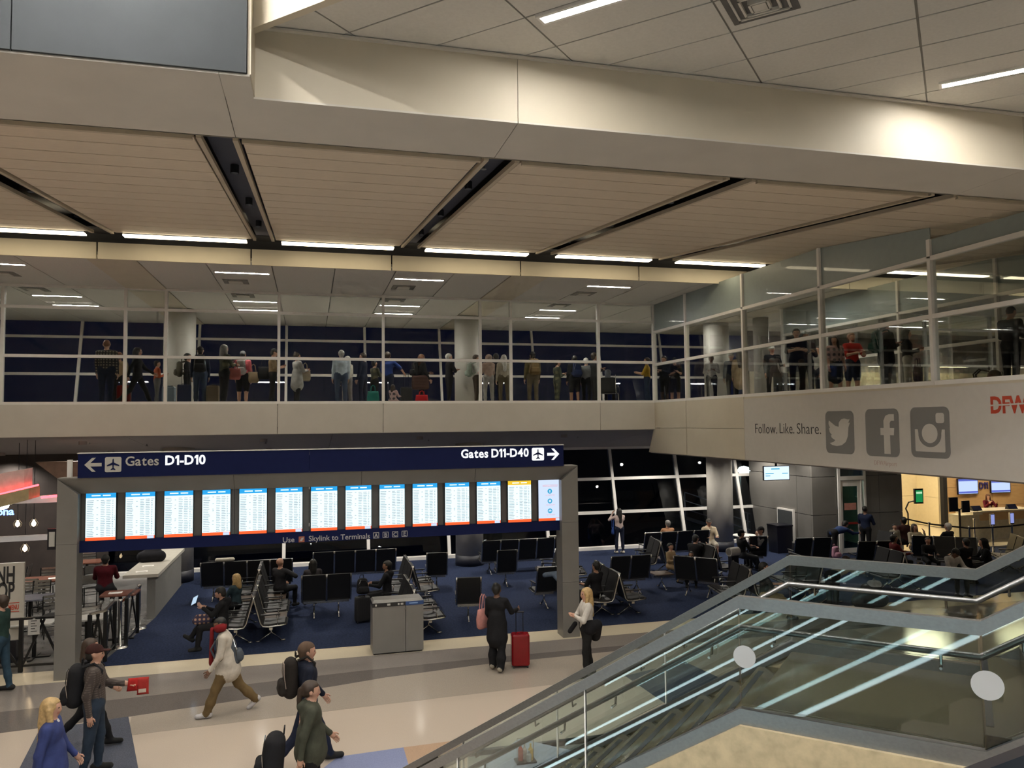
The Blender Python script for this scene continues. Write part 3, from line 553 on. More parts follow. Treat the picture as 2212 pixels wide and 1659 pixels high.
s_bot, s_top = SA-ZL/MS, SB+15*run
def profile(off): return [(s_bot, zs(s_bot)+off), (SA, ZL+off), (SB, ZL+off), (s_top, zs(s_top)+off)]
for t, nm in ((TN, 'near'), (TF, 'far')):
    sg = -1 if t == TN else 1
    pr = profile(0); HR = MB().tube([st(s, t-sg*.08, z+.575) for s, z in pr], .021, 10).build('handrail', M_steel, SC, smooth=True)
    for (s0, z0), (s1, z1) in seg(pr):        # stone stringer + steel shoe + glass + cap + handrail, bay by bay
        a0 = max(0, z0-.34)
        if z0 < .05: MB().hexa([st(s0+.6, t, 0), st(s1, t, z1-.34), st(s1, t+sg*.06, z1-.34), st(s0+.6, t+sg*.06, 0), st(s0, t, z0), st(s1, t, z1-.02), st(s1, t+sg*.06, z1-.02), st(s0, t+sg*.06, z0)]).build('stringer', M_stone, SC)
        else: MB().hexa([st(s0, t, z0-.34), st(s1, t, z1-.34), st(s1, t+sg*.06, z1-.34), st(s0, t+sg*.06, z0-.34), st(s0, t, z0-.02), st(s1, t, z1-.02), st(s1, t+sg*.06, z1-.02), st(s0, t+sg*.06, z0-.02)]).build('stringer', M_stone, SC)
        q = lambda z, h0, h1, w: [st(s0, t-w, z0+h0), st(s1, t-w, z1+h0), st(s1, t+w, z1+h0), st(s0, t+w, z0+h0), st(s0, t-w, z0+h1), st(s1, t-w, z1+h1), st(s1, t+w, z1+h1), st(s0, t+w, z0+h1)]
        MB().hexa(q(0, -.02, .08, .03)).build('base_shoe', M_steel, SC)
        MB().hexa(q(0, .72, .80, .024)).build('top_rail', M_steel, SC)
        n = max(1, round((s1-s0)/1.28)); d = (s1-s0)/n
        for i in range(n):
            u0, u1 = s0+i*d+.006, s0+(i+1)*d-.006; y0, y1 = z0+(z1-z0)*(u0-s0)/(s1-s0), z0+(z1-z0)*(u1-s0)/(s1-s0)
            MB().hexa([st(u0, t-.007, y0+.07), st(u1, t-.007, y1+.1), st(u1, t+.007, y1+.1), st(u0, t+.007, y0+.1), st(u0, t-.007, y0+.73), st(u1, t-.007, y1+.73), st(u1, t+.007, y1+.73), st(u0, t+.007, y0+.73)]).build('glass_panel', M_glass2, SC)
            if i: sbox(u0-.010, u0+.0, t-.012, t+.012, y0+.07, y0+.72).build('glass_joint', M_alu, SC)
            for uu in (u0+.2, u1-.2):
                zz = z0+(z1-z0)*(uu-s0)/(s1-s0); MB().tube([st(uu, t, zz+.50), st(uu, t-sg*.07, zz+.50), st(uu, t-sg*.08, zz+.56)], .009, 6).build('rail_bracket', M_chrome, HR)
for x, y, r in ((1608, 1419, .072), (2133, 1481, .082)):
    d = ray(x, y); k = (TN-.012)/(d@TD); p = CAM+d*k; s = p@SD
    MB().prism([(r*math.cos(a*math.pi/14), r*math.sin(a*math.pi/14)) for a in range(28)], st(s, TN-.009, p[2]), SD, (0, 0, 1), tuple(-TD*.003)).build('round_sticker', mat('sticker_white', (.42, .43, .44), .5, var=0), SC)
# ================================================================ litter and recycling bin
p = at_z(805, 1416); RB = empty('recycling_bin', (p[0], p[1]-.02, .005), math.radians(1), 'double steel litter and recycling bin beside the carpet', 'bin')
MB().box(0, .68, 0, .5, .03, .98).build('litter_door', M_greymetal, RB); MB().box(.69, 1.06, 0, .5, .03, .98).build('recycling_door', M_greymetal, RB); MB().box(.02, 1.04, .03, .47, 0, .03).build('plinth', M_black, RB)
MB().box(-.005, .685, -.008, .508, .98, 1.06).build('top_band', mat('bin_black', (.015, .015, .016), .4), RB); MB().box(.685, 1.065, -.008, .508, .98, 1.06).build('top_band', mat('bin_blue', (.03, .07, .2), .4), RB)
MB().hexa([(0, 0, 1.06), (1.06, 0, 1.06), (1.06, .5, 1.06), (0, .5, 1.06), (.03, .12, 1.10), (1.03, .12, 1.10), (1.03, .47, 1.10), (.03, .47, 1.10)]).build('lid', M_greymetal, RB)
MB().lathe([(.0, 0), (.03, .002), (.03, .012), (.0, .014)], (.687, -.004, .9), 12).build('lock', M_chrome, RB)
mb = MB()
for x in (.05, .3, .33, .52, .58, .6): mb.box(x, x+.035, -.012, -.008, 1.0, 1.04)
mb.build('pictogram', M_dimletter, RB); MB().box(.76, .94, -.012, -.008, 1.01, 1.03).build('pictogram', mat('bin_sky', (.25, .4, .7), .5), RB)
# ================================================================ gate D11 desk
DK = empty('gate_desk', (24.6, 24.9, 0), 0, 'pale gate counter with a wood front under the gate number', 'desk')
MB().box(0, .9, 0, .6, 0, 1.0).box(.9, 3.6, .1, .7, 0, .75).build('counter_body', mat('laminate_pale', (.45, .42, .33), .5), DK); MB().box(.55, 1.0, -.05, .8, 1.0, 1.12).box(.95, 3.7, -.05, .8, 1.08, 1.14).build('counter_top', mat('laminate_top', (.55, .50, .40), .4), DK); MB().box(.9, 3.6, .06, .1, .75, 1.08).build('counter_front', M_sand, DK)
GNo = glyphs('gate_number', 'D11', .40, mat('sign_indigo', (.03, .025, .16), .5, var=0), .012, .03); GNo.location = (at_y(2116, 1056, 28.02)[0], 28.03, at_y(2116, 1056, 28.02)[2]); GNo.scale = (.85, 1, 1)
GN = bpy.data.objects['gate_number']; tag(GN, 'dark blue gate number on the wood panel wall', 'sign')
for px0, px1, py0, py1, nm in ((2070, 2110, 1034, 1067, 'left wall screen beside the gate number'), (2141, 2180, 1037, 1064, 'right wall screen beside the gate number')):
    a = at_y(px0, py1, 28.0); b = at_y(px1, py0, 28.0); r = empty('gate_screen', (a[0], 27.97, a[2]), 0, nm, 'screen', 'gate screens'); W, Hh = b[0]-a[0], b[2]-a[2]
    MB().box(-.03, W+.03, .0, .07, -.03, Hh+.03).build('bezel', M_bezel, r); MB().box(0, W, -.004, 0, 0, Hh).build('display', glow('gate_display', (.55, .68, 1), GL*1.1), r); MB().box(0, W, -.006, -.004, .02, .1).box(0, W, -.006, -.004, Hh-.09, Hh).build('display_bars', glow('gate_bar', (.12, .16, .6), GL), r)
a = at_y(1651, 1037, 23.2); b = at_y(1704, 1007, 23.2); r = empty('hanging_screen', (a[0], 23.2, a[2]), 0, 'bright gate information screen hanging near the windows', 'screen'); W, Hh = b[0]-a[0], b[2]-a[2]
MB().box(-.02, W+.02, .0, .06, -.02, Hh+.02).build('bezel', M_bezel, r); MB().box(0, W, -.004, 0, 0, Hh).build('display', glow('gate_display2', (.70, .84, 1), GL*1.2), r); MB().box(W/2-.03, W/2+.03, .01, .05, Hh, lz(23.2)-a[2]).build('hanger', M_bezel, r)
MB().box(W*.28, W*.62, -.006, -.004, Hh*.78, Hh*.86).box(.05, W*.38, -.006, -.004, Hh*.44, Hh*.50).box(.05, W*.24, -.006, -.004, Hh*.28, Hh*.33).box(W*.72, W-.05, -.006, -.004, Hh*.44, Hh*.50).build('display_text', M_icon, r)
wl = empty('gate_light', (24.0, 26.8, 4.43), 0, 'warm ceiling light panel over the gate entrance', 'light'); MB().box(-1.4, 1.4, -.5, .5, 0, .03).build('lens', glow('gate_lamp', (1, .84, .55), 9), wl); MB().box(-1.45, 1.45, -.55, .55, .03, .06).build('housing', M_alu, wl)
wl = empty('gate_light', (29.5, 26.6, 4.43), 0, 'warm ceiling light panel above the gate counter', 'light'); MB().box(-1.4, 1.4, -.3, .3, 0, .03).build('lens', glow('gate_lamp2', (1, .82, .5), 7), wl); MB().box(-1.45, 1.45, -.35, .35, .03, .06).build('housing', M_alu, wl)
wl = empty('ceiling_light', (18.85, 24.75, 3.6), 0, 'greenish lamp inside the jet bridge behind the gate door', 'light'); MB().box(-.3, .3, -.06, .06, 0, .03).build('lens', glow('jet_lamp', (.7, 1, .82), 9), wl); MB().box(-.32, .32, -.08, .08, .03, .07).build('housing', M_alu, wl)
rp_ = empty('jet_bridge_ramp', (15.5, 30.2, -2), 0, 'sloping ramp with pipe railings outside the right hand windows', 'ramp'); MB().hexa([(0, 0, 2.6), (6, 0, .6), (6, 1.4, .6), (0, 1.4, 2.6), (0, 0, 2.75), (6, 0, .75), (6, 1.4, .75), (0, 1.4, 2.75)]).build('deck', M_greymetal, rp_)
for h in (.35, .7, 1.05): MB().tube([(0, 0, 2.7+h), (6, 0, .7+h)], .025, 6).build('rail', M_alu, rp_)
for k in range(5): MB().tube([(k*1.5, 0, 2.7-k*.5), (k*1.5, 0, 3.75-k*.5)], .025, 6).build('post', M_alu, rp_)
for k in range(3): MB().box(k*2.6+.2, k*2.6+.4, .6, .8, 0, 2.5-k*.86).build('support', M_greymetal, rp_)
# far things outside
for x0, x1, y0, y1, h, nm in ((-30, 2, 60, 70, 5.7, 'dark terminal building across the apron'), (4, 45, 55, 64, 5.6, 'long dark concourse across the apron')):
    r = empty('airfield_building', (x0, y0, -2), 0, nm, 'building'); MB().box(0, x1-x0, 0, y1-y0, 0, h+2).build('wall', mat('night_building', (.01, .01, .012), .8), r); MB().box(-.5, x1-x0+.5, -.5, y1-y0+.5, h+2, h+2.3).build('roof', M_black, r)
p = at_y(1607, 1016, 45); fl = empty('floodlight', p, 0, 'bright white floodlight outside the right hand windows', 'light'); MB().lathe([(.02, -.28), (.3, -.2), (.42, 0), (.3, .2), (.02, .28)], n=16).build('lamp_head', glow('flood', (.8, 1, .85), 5), fl); MB().tube([(0, .3, -.1), (0, .5, -.2), (0, .5, -p[2]-2)], .08, 6).build('mast', M_greymetal, fl)
# ================================================================ sculpting engine: smooth unions of tapered capsules meshed by surface nets
def snet(F, o, h):
    sgn = F < 0
    c = [(i, j, k) for i in (0, 1) for j in (0, 1) for k in (0, 1)]
    nx, ny, nz = F.shape
    S8 = [sgn[i:nx-1+i, j:ny-1+j, k:nz-1+k] for i, j, k in c]
    cnt = sum(s.astype(np.int8) for s in S8); act = (cnt > 0) & (cnt < 8)
    idx = -np.ones(act.shape, np.int64); A = np.argwhere(act); idx[act] = np.arange(len(A))
    acc = np.zeros((len(A), 3)); n = np.zeros(len(A)); V8 = [F[A[:, 0]+i, A[:, 1]+j, A[:, 2]+k] for i, j, k in c]
    for a in range(8):
        for b in range(a+1, 8):
            d = [c[b][q]-c[a][q] for q in range(3)]
            if sum(map(abs, d)) != 1: continue
            fa, fb = V8[a], V8[b]; m = (fa < 0) != (fb < 0); t = np.where(m, fa/np.where(m, fa-fb, 1), 0)
            p = np.array(c[a], float)[None]+t[:, None]*np.array(d, float)[None]; acc[m] += p[m]; n[m] += 1
    V = (A+acc/n[:, None])*h+o; Q = []
    for ax in range(3):
        sl0 = [slice(None)]*3; sl1 = [slice(None)]*3; sl0[ax] = slice(0, -1); sl1[ax] = slice(1, None)
        E = np.argwhere(sgn[tuple(sl0)] != sgn[tuple(sl1)]); u, v = [q for q in range(3) if q != ax]
        E = E[(E[:, u] > 0) & (E[:, v] > 0) & (E[:, u] < F.shape[u]-1) & (E[:, v] < F.shape[v]-1)]
        if not len(E): continue
        def g(du, dv): q = E.copy(); q[:, u] += du; q[:, v] += dv; return idx[q[:, 0], q[:, 1], q[:, 2]]
        quad = np.stack([g(-1, -1), g(0, -1), g(0, 0), g(-1, 0)], 1); flip = sgn[E[:, 0], E[:, 1], E[:, 2]]
        if ax == 1: flip = ~flip
        quad[~flip] = quad[~flip][:, ::-1]; Q.append(quad)
    return V, np.concatenate(Q)
def prim_d(P, pr):
    a, b, ra, rb, n, k = pr[:6]; ba = b-a; L = float(ba@ba)
    t = np.clip(((P-a)@ba)/L, 0, 1) if L > 1e-10 else np.zeros(P.shape[:-1]); d = P-a-t[..., None]*ba
    q = np.sum(d*d, -1)
    if n is not None: q = q+(k*k-1)*(d@n)**2
    return (np.sqrt(q)-(ra+(rb-ra)*t))/(1 if n is None else (1+k)/2)
def C(a, b, ra, rb=None, tagi=0, n=None, k=1.0): return (np.array(a, float), np.array(b, float), ra, ra if rb is None else rb, None if n is None else np.array(n, float), k, tagi)
def sculpt(prims, h, k=.03, cut=None):
    lo = np.min([np.minimum(p[0], p[1])-max(p[2], p[3])-.04 for p in prims], 0); hi = np.max([np.maximum(p[0], p[1])+max(p[2], p[3])+.04 for p in prims], 0)
    N = np.ceil((hi-lo)/h).astype(int)+2; ax = [lo[i]+h*np.arange(N[i]) for i in range(3)]
    P = np.stack(np.meshgrid(*ax, indexing='ij'), -1); F = np.full(tuple(N), 1e3)
    for pr in prims:
        m = max(pr[2], pr[3])+.10; l = np.minimum(pr[0], pr[1])-m; u = np.maximum(pr[0], pr[1])+m
        i0 = np.clip(((l-lo)/h).astype(int), 0, N-1); i1 = np.clip(((u-lo)/h).astype(int)+2, 1, N); s = tuple(slice(a, b) for a, b in zip(i0, i1))
        D = prim_d(P[s], pr); G = F[s]; e = np.clip(.5+.5*(G-D)/k, 0, 1); F[s] = np.where(G > 100, D, G+(D-G)*e-k*e*(1-e))
    if cut is not None: F = np.maximum(F, cut(P))
    V, Q = snet(F, lo, h)
    cen = V[Q].mean(1); best = np.full(len(Q), 1e9); tg = np.zeros(len(Q), int)
    for pr in prims:
        d = prim_d(cen, pr); m = d < best; best[m] = d[m]; tg[m] = pr[6]
    return V, Q, tg, cen
def to_mesh(name, V, Q, tg, mats, extra=None):
    v = V.tolist(); f = Q.tolist(); tg = list(tg)
    if extra:
        k = len(v); v += extra.v; f += [[i+k for i in q] for q in extra.f]; tg += extra.m
    me = bpy.data.meshes.new(name); me.from_pydata(v, [], f)
    for m in mats: me.materials.append(m)
    me.polygons.foreach_set('material_index', np.array(tg, dtype=np.int32)); me.polygons.foreach_set('use_smooth', [True]*len(f)); me.update(); return me
SKIN = {'fair': (.48, .27, .19), 'tan': (.33, .18, .115), 'brown': (.16, .08, .05), 'dark': (.06, .03, .02)}
HAIR = {'black': (.008, .007, .006), 'brown': (.035, .02, .012), 'red': (.10, .035, .015), 'blonde': (.42, .28, .12), 'grey': (.22, .21, .20), 'white': (.5, .48, .45), 'ginger': (.16, .06, .025)}
def cloth(c):
    if isinstance(c, str): return MATS[c]
    return mat('cloth_%d_%d_%d' % tuple(int(v*1000) for v in c), c, .85, var=.18, scale=9, bump=.25, bscale=35, spec=.2)
def plaid_mat(name, a, b, sc=26):
    m = bpy.data.materials.new(name); m.use_nodes = True; nt = m.node_tree; bs = nt.nodes['Principled BSDF']; bs.inputs['Roughness'].default_value = .85
    tc = nt.nodes.new('ShaderNodeTexCoord'); r1 = nt.nodes.new('ShaderNodeTexWave'); r2 = nt.nodes.new('ShaderNodeTexWave'); r2.bands_direction = 'Z'; mx = nt.nodes.new('ShaderNodeMath'); mx.operation = 'MULTIPLY'; rp = nt.nodes.new('ShaderNodeValToRGB')
    for r in (r1, r2): r.inputs['Scale'].default_value = sc/6; nt.links.new(tc.outputs['Object'], r.inputs['Vector'])
    nt.links.new(r1.outputs['Fac'], mx.inputs[0]); nt.links.new(r2.outputs['Fac'], mx.inputs[1]); nt.links.new(mx.outputs[0], rp.inputs[0])
    rp.color_ramp.elements[0].color = (*a, 1); rp.color_ramp.elements[1].color = (*b, 1); rp.color_ramp.elements[0].position = .25; rp.color_ramp.elements[1].position = .6
    nt.links.new(rp.outputs[0], bs.inputs['Base Color']); MATS[name] = m; return m
plaid_mat('plaid', (.015, .014, .016), (.20, .17, .13)); plaid_mat('camo', (.03, .035, .02), (.10, .09, .05), 9); plaid_mat('knit', (.05, .037, .032), (.095, .075, .065), 60)
plaid_mat('floral', (.45, .30, .30), (.06, .05, .06), 14); plaid_mat('pattern_bag', (.05, .04, .08), (.5, .3, .2), 22)
ARMS = {  # (swing forward, out, elbow bend, hand inward) per arm, degrees
    'down': ((4, 7, 12, 0), (4, 7, 12, 0)), 'phone': ((14, 8, 98, 38), (10, 8, 94, 38)), 'fold': ((28, 12, 85, 62), (26, 12, 85, 62)), 'walk': ((32, 7, 25, 0), (-28, 9, 14, 0)), 'walk2': ((-26, 9, 16, 0), (28, 7, 30, 0)),
    'pull': ((8, 6, 20, 0), (-24, 14, 8, 0)), 'push': ((20, 10, 62, 0), (6, 8, 15, 0)), 'hold': ((15, 8, 75, 10), (10, 6, 20, 0)), 'strap': ((15, 14, 125, 10), (6, 8, 20, 0)), 'hips': ((-5, 30, 60, 50), (-5, 30, 60, 50)),
    'lap': ((32, 10, 62, 20), (30, 10, 62, 20)), 'tablet': ((40, 6, 90, 10), (34, 10, 85, 25)), 'camera': ((60, 25, 125, 35), (60, 25, 125, 35)), 'head': ((15, 65, 150, 75), (20, 12, 50, 20)), 'face': ((45, 18, 130, 22), (25, 10, 60, 25)), 'reach': ((70, 5, 15, 5), (62, 6, 25, 5)), 'side_reach': ((30, 45, 15, 0), (25, 8, 90, 40)), 'elbows': ((40, 12, 95, 20), (40, 12, 95, 20)), 'carry': ((25, 12, 80, 35), (20, 12, 80, 35))}
NP = [0]
def person(px, py, label, floor=0.0, depth=None, H=1.72, face=0, legs='stand', arms='down', lean=0, head=(0, 0), top=(.05, .05, .05), pants=(.02, .022, .03), shoe=(.02, .02, .02), skin='fair', hair='short', hc='brown', sleeve='long', bottom='long', bulk=1.09, coat=0.0, accent=None, seat=.46, vox=None, loc=None, group=None, hood=False, name='person', mirror=False, twist=0, beard=False, legw=1.0):
    if loc is None: loc = at_z(px, py, floor) if depth is None else at_y(px, py, depth)
    if depth is not None and loc is not None: loc = np.array([loc[0], loc[1], floor])
    dist = float(np.dot(np.array(loc)-CAM, FW)); h = vox or (.0135 if dist < 16.5 else (.017 if dist < 20 else .022)); sc = H/1.75; X = np.array([1., 0, 0]); Y = np.array([0, 1., 0]); Z = np.array([0, 0, 1.])
    ln = math.radians(lean); u = Z*math.cos(ln)+Y*math.sin(ln); fwd = Y*math.cos(ln)-Z*math.sin(ln)
    LG = {'stand': ((3, 3), (-3, 3)), 'walk': ((26, 6), (-22, 22)), 'walk2': ((-20, 24), (26, 8)), 'sit': ((86, 84), (86, 88)), 'sit_out': ((82, 52), (80, 60)), 'crossed': ((88, 80), (98, 62)), 'kneel': ((70, 140), (15, 100)), 'floor': ((80, 60), (75, 70)), 'relax': ((8, 10), (-6, 4)), 'ankle': ((88, 70), (70, 130)), 'squat': ((95, 125), (95, 125))}[legs]
    pz_ = .93*sc; seated = legs in ('sit', 'sit_out', 'crossed', 'ankle'); hipw = .092*bulk**.5
    def leg(side, a):
        th = math.radians(a[0]); kn = math.radians(a[0]-a[1]); hip = np.array([side*hipw, 0, 0]); out = .10 if seated else .03
        knee = hip+.43*sc*(Y*math.sin(th)-Z*math.cos(th)+X*side*out); ank = knee+.415*sc*(Y*math.sin(kn)-Z*math.cos(kn)); return hip, knee, ank
    lg = [leg(-1, LG[0]), leg(1, LG[1])]; low = min(l[2][2] for l in lg)
    base = (seat+.09) if seated else (.14 if legs == 'floor' else -low+.085)
    pel = np.array([0, 0, base]); sh = lambda v: v+pel
    T = pel+u*.0; chest = pel+u*.36*sc; neck = pel+u*.515*sc; hd = neck+u*.03*sc
    pt, ty = math.radians(head[0]+lean*.6), math.radians(head[1]); hup = Z*math.cos(pt)+Y*math.sin(pt); hy = Y*math.cos(pt)-Z*math.sin(pt); hx = X*math.cos(ty)+hy*math.sin(ty)*1.0; hx /= np.linalg.norm(hx); hf = np.cross(hup, hx); hf /= np.linalg.norm(hf)
    hc_ = neck+hup*.155*sc; s = sc; B = bulk; P = []
    # torso
    wr = math.radians(twist); tx = X*math.cos(wr)-Y*math.sin(wr)
    P.append(C(pel-X*.055*B+u*.02, pel+X*.055*B+u*.02, .118*s*B, None, 2, Y, 1.12)); P.append(C(pel+u*.10*s, chest, .135*s*B, .15*s*B, 1, fwd, 1.42)); P.append(C(chest-tx*.07*s+u*.02, chest+tx*.07*s+u*.02, .112*s*B, None, 1, fwd, 1.12)); P.append(C(chest-tx*.13*s+u*.095*s, chest+tx*.13*s+u*.095*s, .066*s*B, None, 1)); P.append(C(neck-u*.03*s, hc_-hup*.08*s, .057*s, .052*s, 0)); P.append(C(pel+u*.05*s, pel+u*.12*s, .138*s*B, .138*s*B, 1, fwd, 1.3))
    if accent: P.append(C(chest-u*.16*s+fwd*.06, chest+u*.11*s+fwd*.045, .07*s*B, .055*s, 4, fwd, 1.3))
    if coat: P.append(C(pel+u*.15*s, pel-Z*coat, .152*s*B, (.172+coat*.10)*s*B, 1, Y, 1.06))
    if hood: P.append(C(neck-X*.07*s-fwd*.05-u*.01, neck+X*.07*s-fwd*.05-u*.01, .062*s, None, 1)); P.append(C(neck-fwd*.08-u*.06, neck-fwd*.10-u*.02, .075*s, None, 1))
    # legs
    fl = []
    for side, (hip, knee, ank) in zip((-1, 1), lg):
        hip, knee, ank = sh(hip), sh(knee), sh(ank); low_tag = 0 if bottom in ('short', 'skirt') else 2; r1 = 1.12*legw if low_tag == 2 else .92
        P.append(C(hip, knee, .092*s*B, .062*s*B**.6*legw**.6, 2)); P.append(C(knee, knee*.45+ank*.55, .060*s*B**.5, .055*s*r1, low_tag)); P.append(C(knee*.45+ank*.55, ank, .052*s*r1, .04*s*r1*1.08, low_tag))
        if bottom == 'short': P.append(C(hip, hip*.25+knee*.75, .098*s*B, .088*s*B, 2))
        sd = ank-knee; sd /= np.linalg.norm(sd); fd = Y-sd*(Y@sd); fd = fd/(np.linalg.norm(fd)+1e-6) if np.linalg.norm(fd) > .3 else -Z
        if ank[2] < .25: fd = Y.copy(); 
        if ank[2] > .13 and not seated and legs != 'floor': fd = (Y*.75-Z*.66)
        P.append(C(ank-fd*.05*s-Z*.025*s, ank+fd*.15*s-Z*.04*s, .048*s, .040*s, 3)); fl.append(ank)
    if bottom == 'skirt': P.append(C(pel, pel-Z*.32*s, .14*s*B, .19*s*B, 2, Y, 1.1))
    # arms and hands
    ap = ARMS[arms] if isinstance(arms, str) else arms
    if mirror: ap = (ap[1], ap[0])
    ex = MB(); hands = []
    for side, a in zip((-1, 1), ap):
        sw, ab, el, inn = (math.radians(q) for q in a); S0 = chest+tx*side*.175*s*B**.6+u*.105*s
        d1 = Y*math.sin(sw)*math.cos(ab)-Z*math.cos(sw)*math.cos(ab)+X*side*math.sin(ab); d1 /= np.linalg.norm(d1); E0 = S0+d1*.285*s
        d2 = Y*math.sin(sw+el)-Z*math.cos(sw+el); d2 = d2*math.cos(inn)-X*side*math.sin(inn)+X*side*math.sin(ab)*.4*math.cos(inn); d2 /= np.linalg.norm(d2); W0 = E0+d2*.245*s; HN = W0+d2*.07*s
        fa = 1 if sleeve == 'long' else 0; rs = 1.0 if fa else .84
        P.append(C(S0, E0 if sleeve != 'none' else E0, .058*s*B**.7, .050*s*B**.7*(1 if fa else 1), 1)); P.append(C(E0, W0, .047*s*rs*B**.4, .036*s*rs, fa))
        if not fa: P.append(C(S0*.45+E0*.55, E0, .048*s*B**.5, .043*s, 0))
        pn = np.cross(d2, X*side); pn = pn/(np.linalg.norm(pn)+1e-6); P.append(C(W0+d2*.015*s, HN, .030*s, .038*s, 0, X if abs(d2[0]) < .7 else Y, 1.5)); hands.append(HN+d2*.05*s)
        lat = Y-d2*(Y@d2); lat = lat/np.linalg.norm(lat) if np.linalg.norm(lat) > .25 else Z; curl = -X*side
        for q in range(4):
            b0 = HN+d2*.022*s+lat*(q-1.5)*.019*s; L = (.062, .072, .068, .052)[q]*s; b1 = b0+d2*L*.55+curl*.006; b2 = b1+d2*L*.38+curl*.018; b3 = b2+d2*L*.12+curl*.016; ex.tube([b0, b1, b2, b3], [.0095*s, .009*s, .008*s, .006*s], 6, 0)
        b0 = HN-d2*.02*s+lat*.032*s; ex.tube([b0, b0+d2*.028*s+lat*.022*s, b0+d2*.06*s+lat*.026*s+curl*.008], [.0115*s, .0105*s, .008*s], 6, 0)
    # head
    P += [C(hc_+hup*.03*s-hf*.012*s, hc_+hup*.028*s+hf*.012*s, .092*s, .09*s, 0, hx, 1.18), C(hc_-hup*.03*s+hf*.022*s, hc_-hup*.075*s+hf*.042*s, .068*s, .042*s, 0, hx, 1.08), C(hc_+hup*.005*s+hf*.088*s, hc_-hup*.025*s+hf*.104*s, .011*s, .016*s, 0), C(hc_-hup*.052*s+hf*.078*s-hx*.016, hc_-hup*.052*s+hf*.078*s+hx*.016, .013*s, None, 6)]
    for side in (-1, 1): P.append(C(hc_+hx*side*.078*s+hup*.012*s-hf*.012*s, hc_+hx*side*.080*s-hup*.02*s-hf*.006*s, .018*s, .012*s, 0, hf, .9)); P.append(C(hc_+hx*side*.032*s+hup*.014*s+hf*.080*s, hc_+hx*side*.034*s+hup*.014*s+hf*.080*s, .0125*s, None, 5))
    V, Q, tg, cen = sculpt(P, h, .032)
    if coat: tg[(tg == 2) & (cen[:, 2] > pel[2]-coat-.03) & (np.abs(cen[:, 0]) < .3)] = 1
    mats = [mat('skin_'+skin, SKIN[skin], .5, var=.06), cloth(top), cloth(pants), cloth(shoe), cloth(accent or top), mat('eye_dark', (.02, .015, .012), .3, var=0), mat('lip_'+skin, tuple(v*f for v, f in zip(SKIN[skin], (.85, .6, .62))), .5, var=.05)]
    me = to_mesh(name, V, Q, tg, mats, ex); o = link(name, me, None, loc, math.radians(face)); tag(o, label, 'person', group)
    hm = mat('hair_'+hc, HAIR[hc], .55, var=.25, scale=30) if isinstance(hc, str) else cloth(hc)
    R = lambda p: (p-hc_)
    def hairmesh(pr, cut, nm='hair', m=hm):
        V, Q, tg, _ = sculpt(pr, max(h*.85, .012), .02, cut); return link(nm, to_mesh(nm, V, Q, np.zeros(len(Q), int), [m]), o)
    def facecut(zc, yc): return lambda Pp: np.minimum((Pp-hc_)@hf-yc*s, zc*s-(Pp-hc_)@hup)
    skull = C(hc_+hup*.036*s-hf*.022*s, hc_+hup*.034*s+hf*.004*s, .104*s, .100*s, 0, hx, 1.14)
    if hair == 'short': hairmesh([skull, C(hc_-hup*.04*s-hf*.05*s, hc_+hup*.02*s-hf*.04*s, .066*s, .09*s)], facecut(.058, .028))
    elif hair == 'buzz': hairmesh([C(hc_+hup*.034*s-hf*.016*s, hc_+hup*.032*s+hf*.006*s, .097*s, .094*s, 0, hx, 1.16)], facecut(.062, .02))
    elif hair in ('long', 'bob'):
        L = .36 if hair == 'long' else .17; bk = -fwd*.075*s; pr = [skull, C(hc_-hf*.05*s, neck+bk-u*.02*s, .085*s, .075*s), C(neck+bk, neck+bk*1.5-u*(L-.12)*s, .085*s, .055*s, 0, fwd, 1.4)]
        for sd_ in (-1, 1): pr.append(C(hc_+hx*sd_*.078*s-hf*.01*s, neck+hx*sd_*.085*s-u*.05*s+fwd*.02, .04*s, .036*s))
        hairmesh(pr, lambda Pp: np.minimum(np.minimum((Pp-hc_)@hf-.03*s, .062*s-(Pp-hc_)@hup), .06*s-np.abs((Pp-hc_)@hx)))
    elif hair == 'bun': hairmesh([skull, C(hc_-hup*.03*s-hf*.05*s, hc_+hup*.02*s-hf*.04*s, .06*s, .085*s), C(hc_+hup*.115*s-hf*.065*s, hc_+hup*.115*s-hf*.06*s, .05*s)], facecut(.058, .03))
    elif hair == 'pony': hairmesh([skull, C(hc_-hf*.05*s, hc_+hup*.02*s-hf*.04*s, .075*s, .085*s), C(hc_+hup*.03*s-hf*.13*s, hc_-hup*.16*s-hf*.15*s, .035*s, .028*s)], facecut(.058, .03))
    elif hair == 'cap':
        hairmesh([skull, C(hc_+hup*.045*s+hf*.06*s, hc_+hup*.035*s+hf*.15*s, .058*s, .05*s, 0, hup, 4.5)], lambda Pp: .02*s-(Pp-hc_)@hup, 'cap'); hairmesh([C(hc_-hup*.03*s-hf*.05*s, hc_-hf*.045*s, .066*s, .08*s)], facecut(.058, .01), 'hair', mat('hair_black', HAIR['black'], .55, var=.25, scale=30))
    elif hair == 'hood': hairmesh([C(hc_+hup*.03*s-hf*.03*s, hc_-hf*.02*s, .122*s, .118*s), C(hc_-hup*.08*s-hf*.05*s, neck-fwd*.05, .10*s, .11*s)], lambda Pp: np.minimum(np.minimum((Pp-hc_)@hf-.04*s, .07*s-np.abs((Pp-hc_)@hx)), .085*s-(Pp-hc_)@hup), 'hood', cloth(top))
    if beard: hairmesh([C(hc_-hup*.055*s+hf*.03*s, hc_-hup*.085*s+hf*.05*s, .062*s, .045*s, 0, hx, 1.05)], lambda Pp: np.maximum((Pp-hc_)@hup+.058*s, .03*s-(Pp-hc_)@hf), 'beard')
    NP[0] += 1; o['_h'] = sc; HANDS[o.name] = [o.matrix_basis @ Vector(tuple(q)) for q in hands]
    return o
HANDS = {}
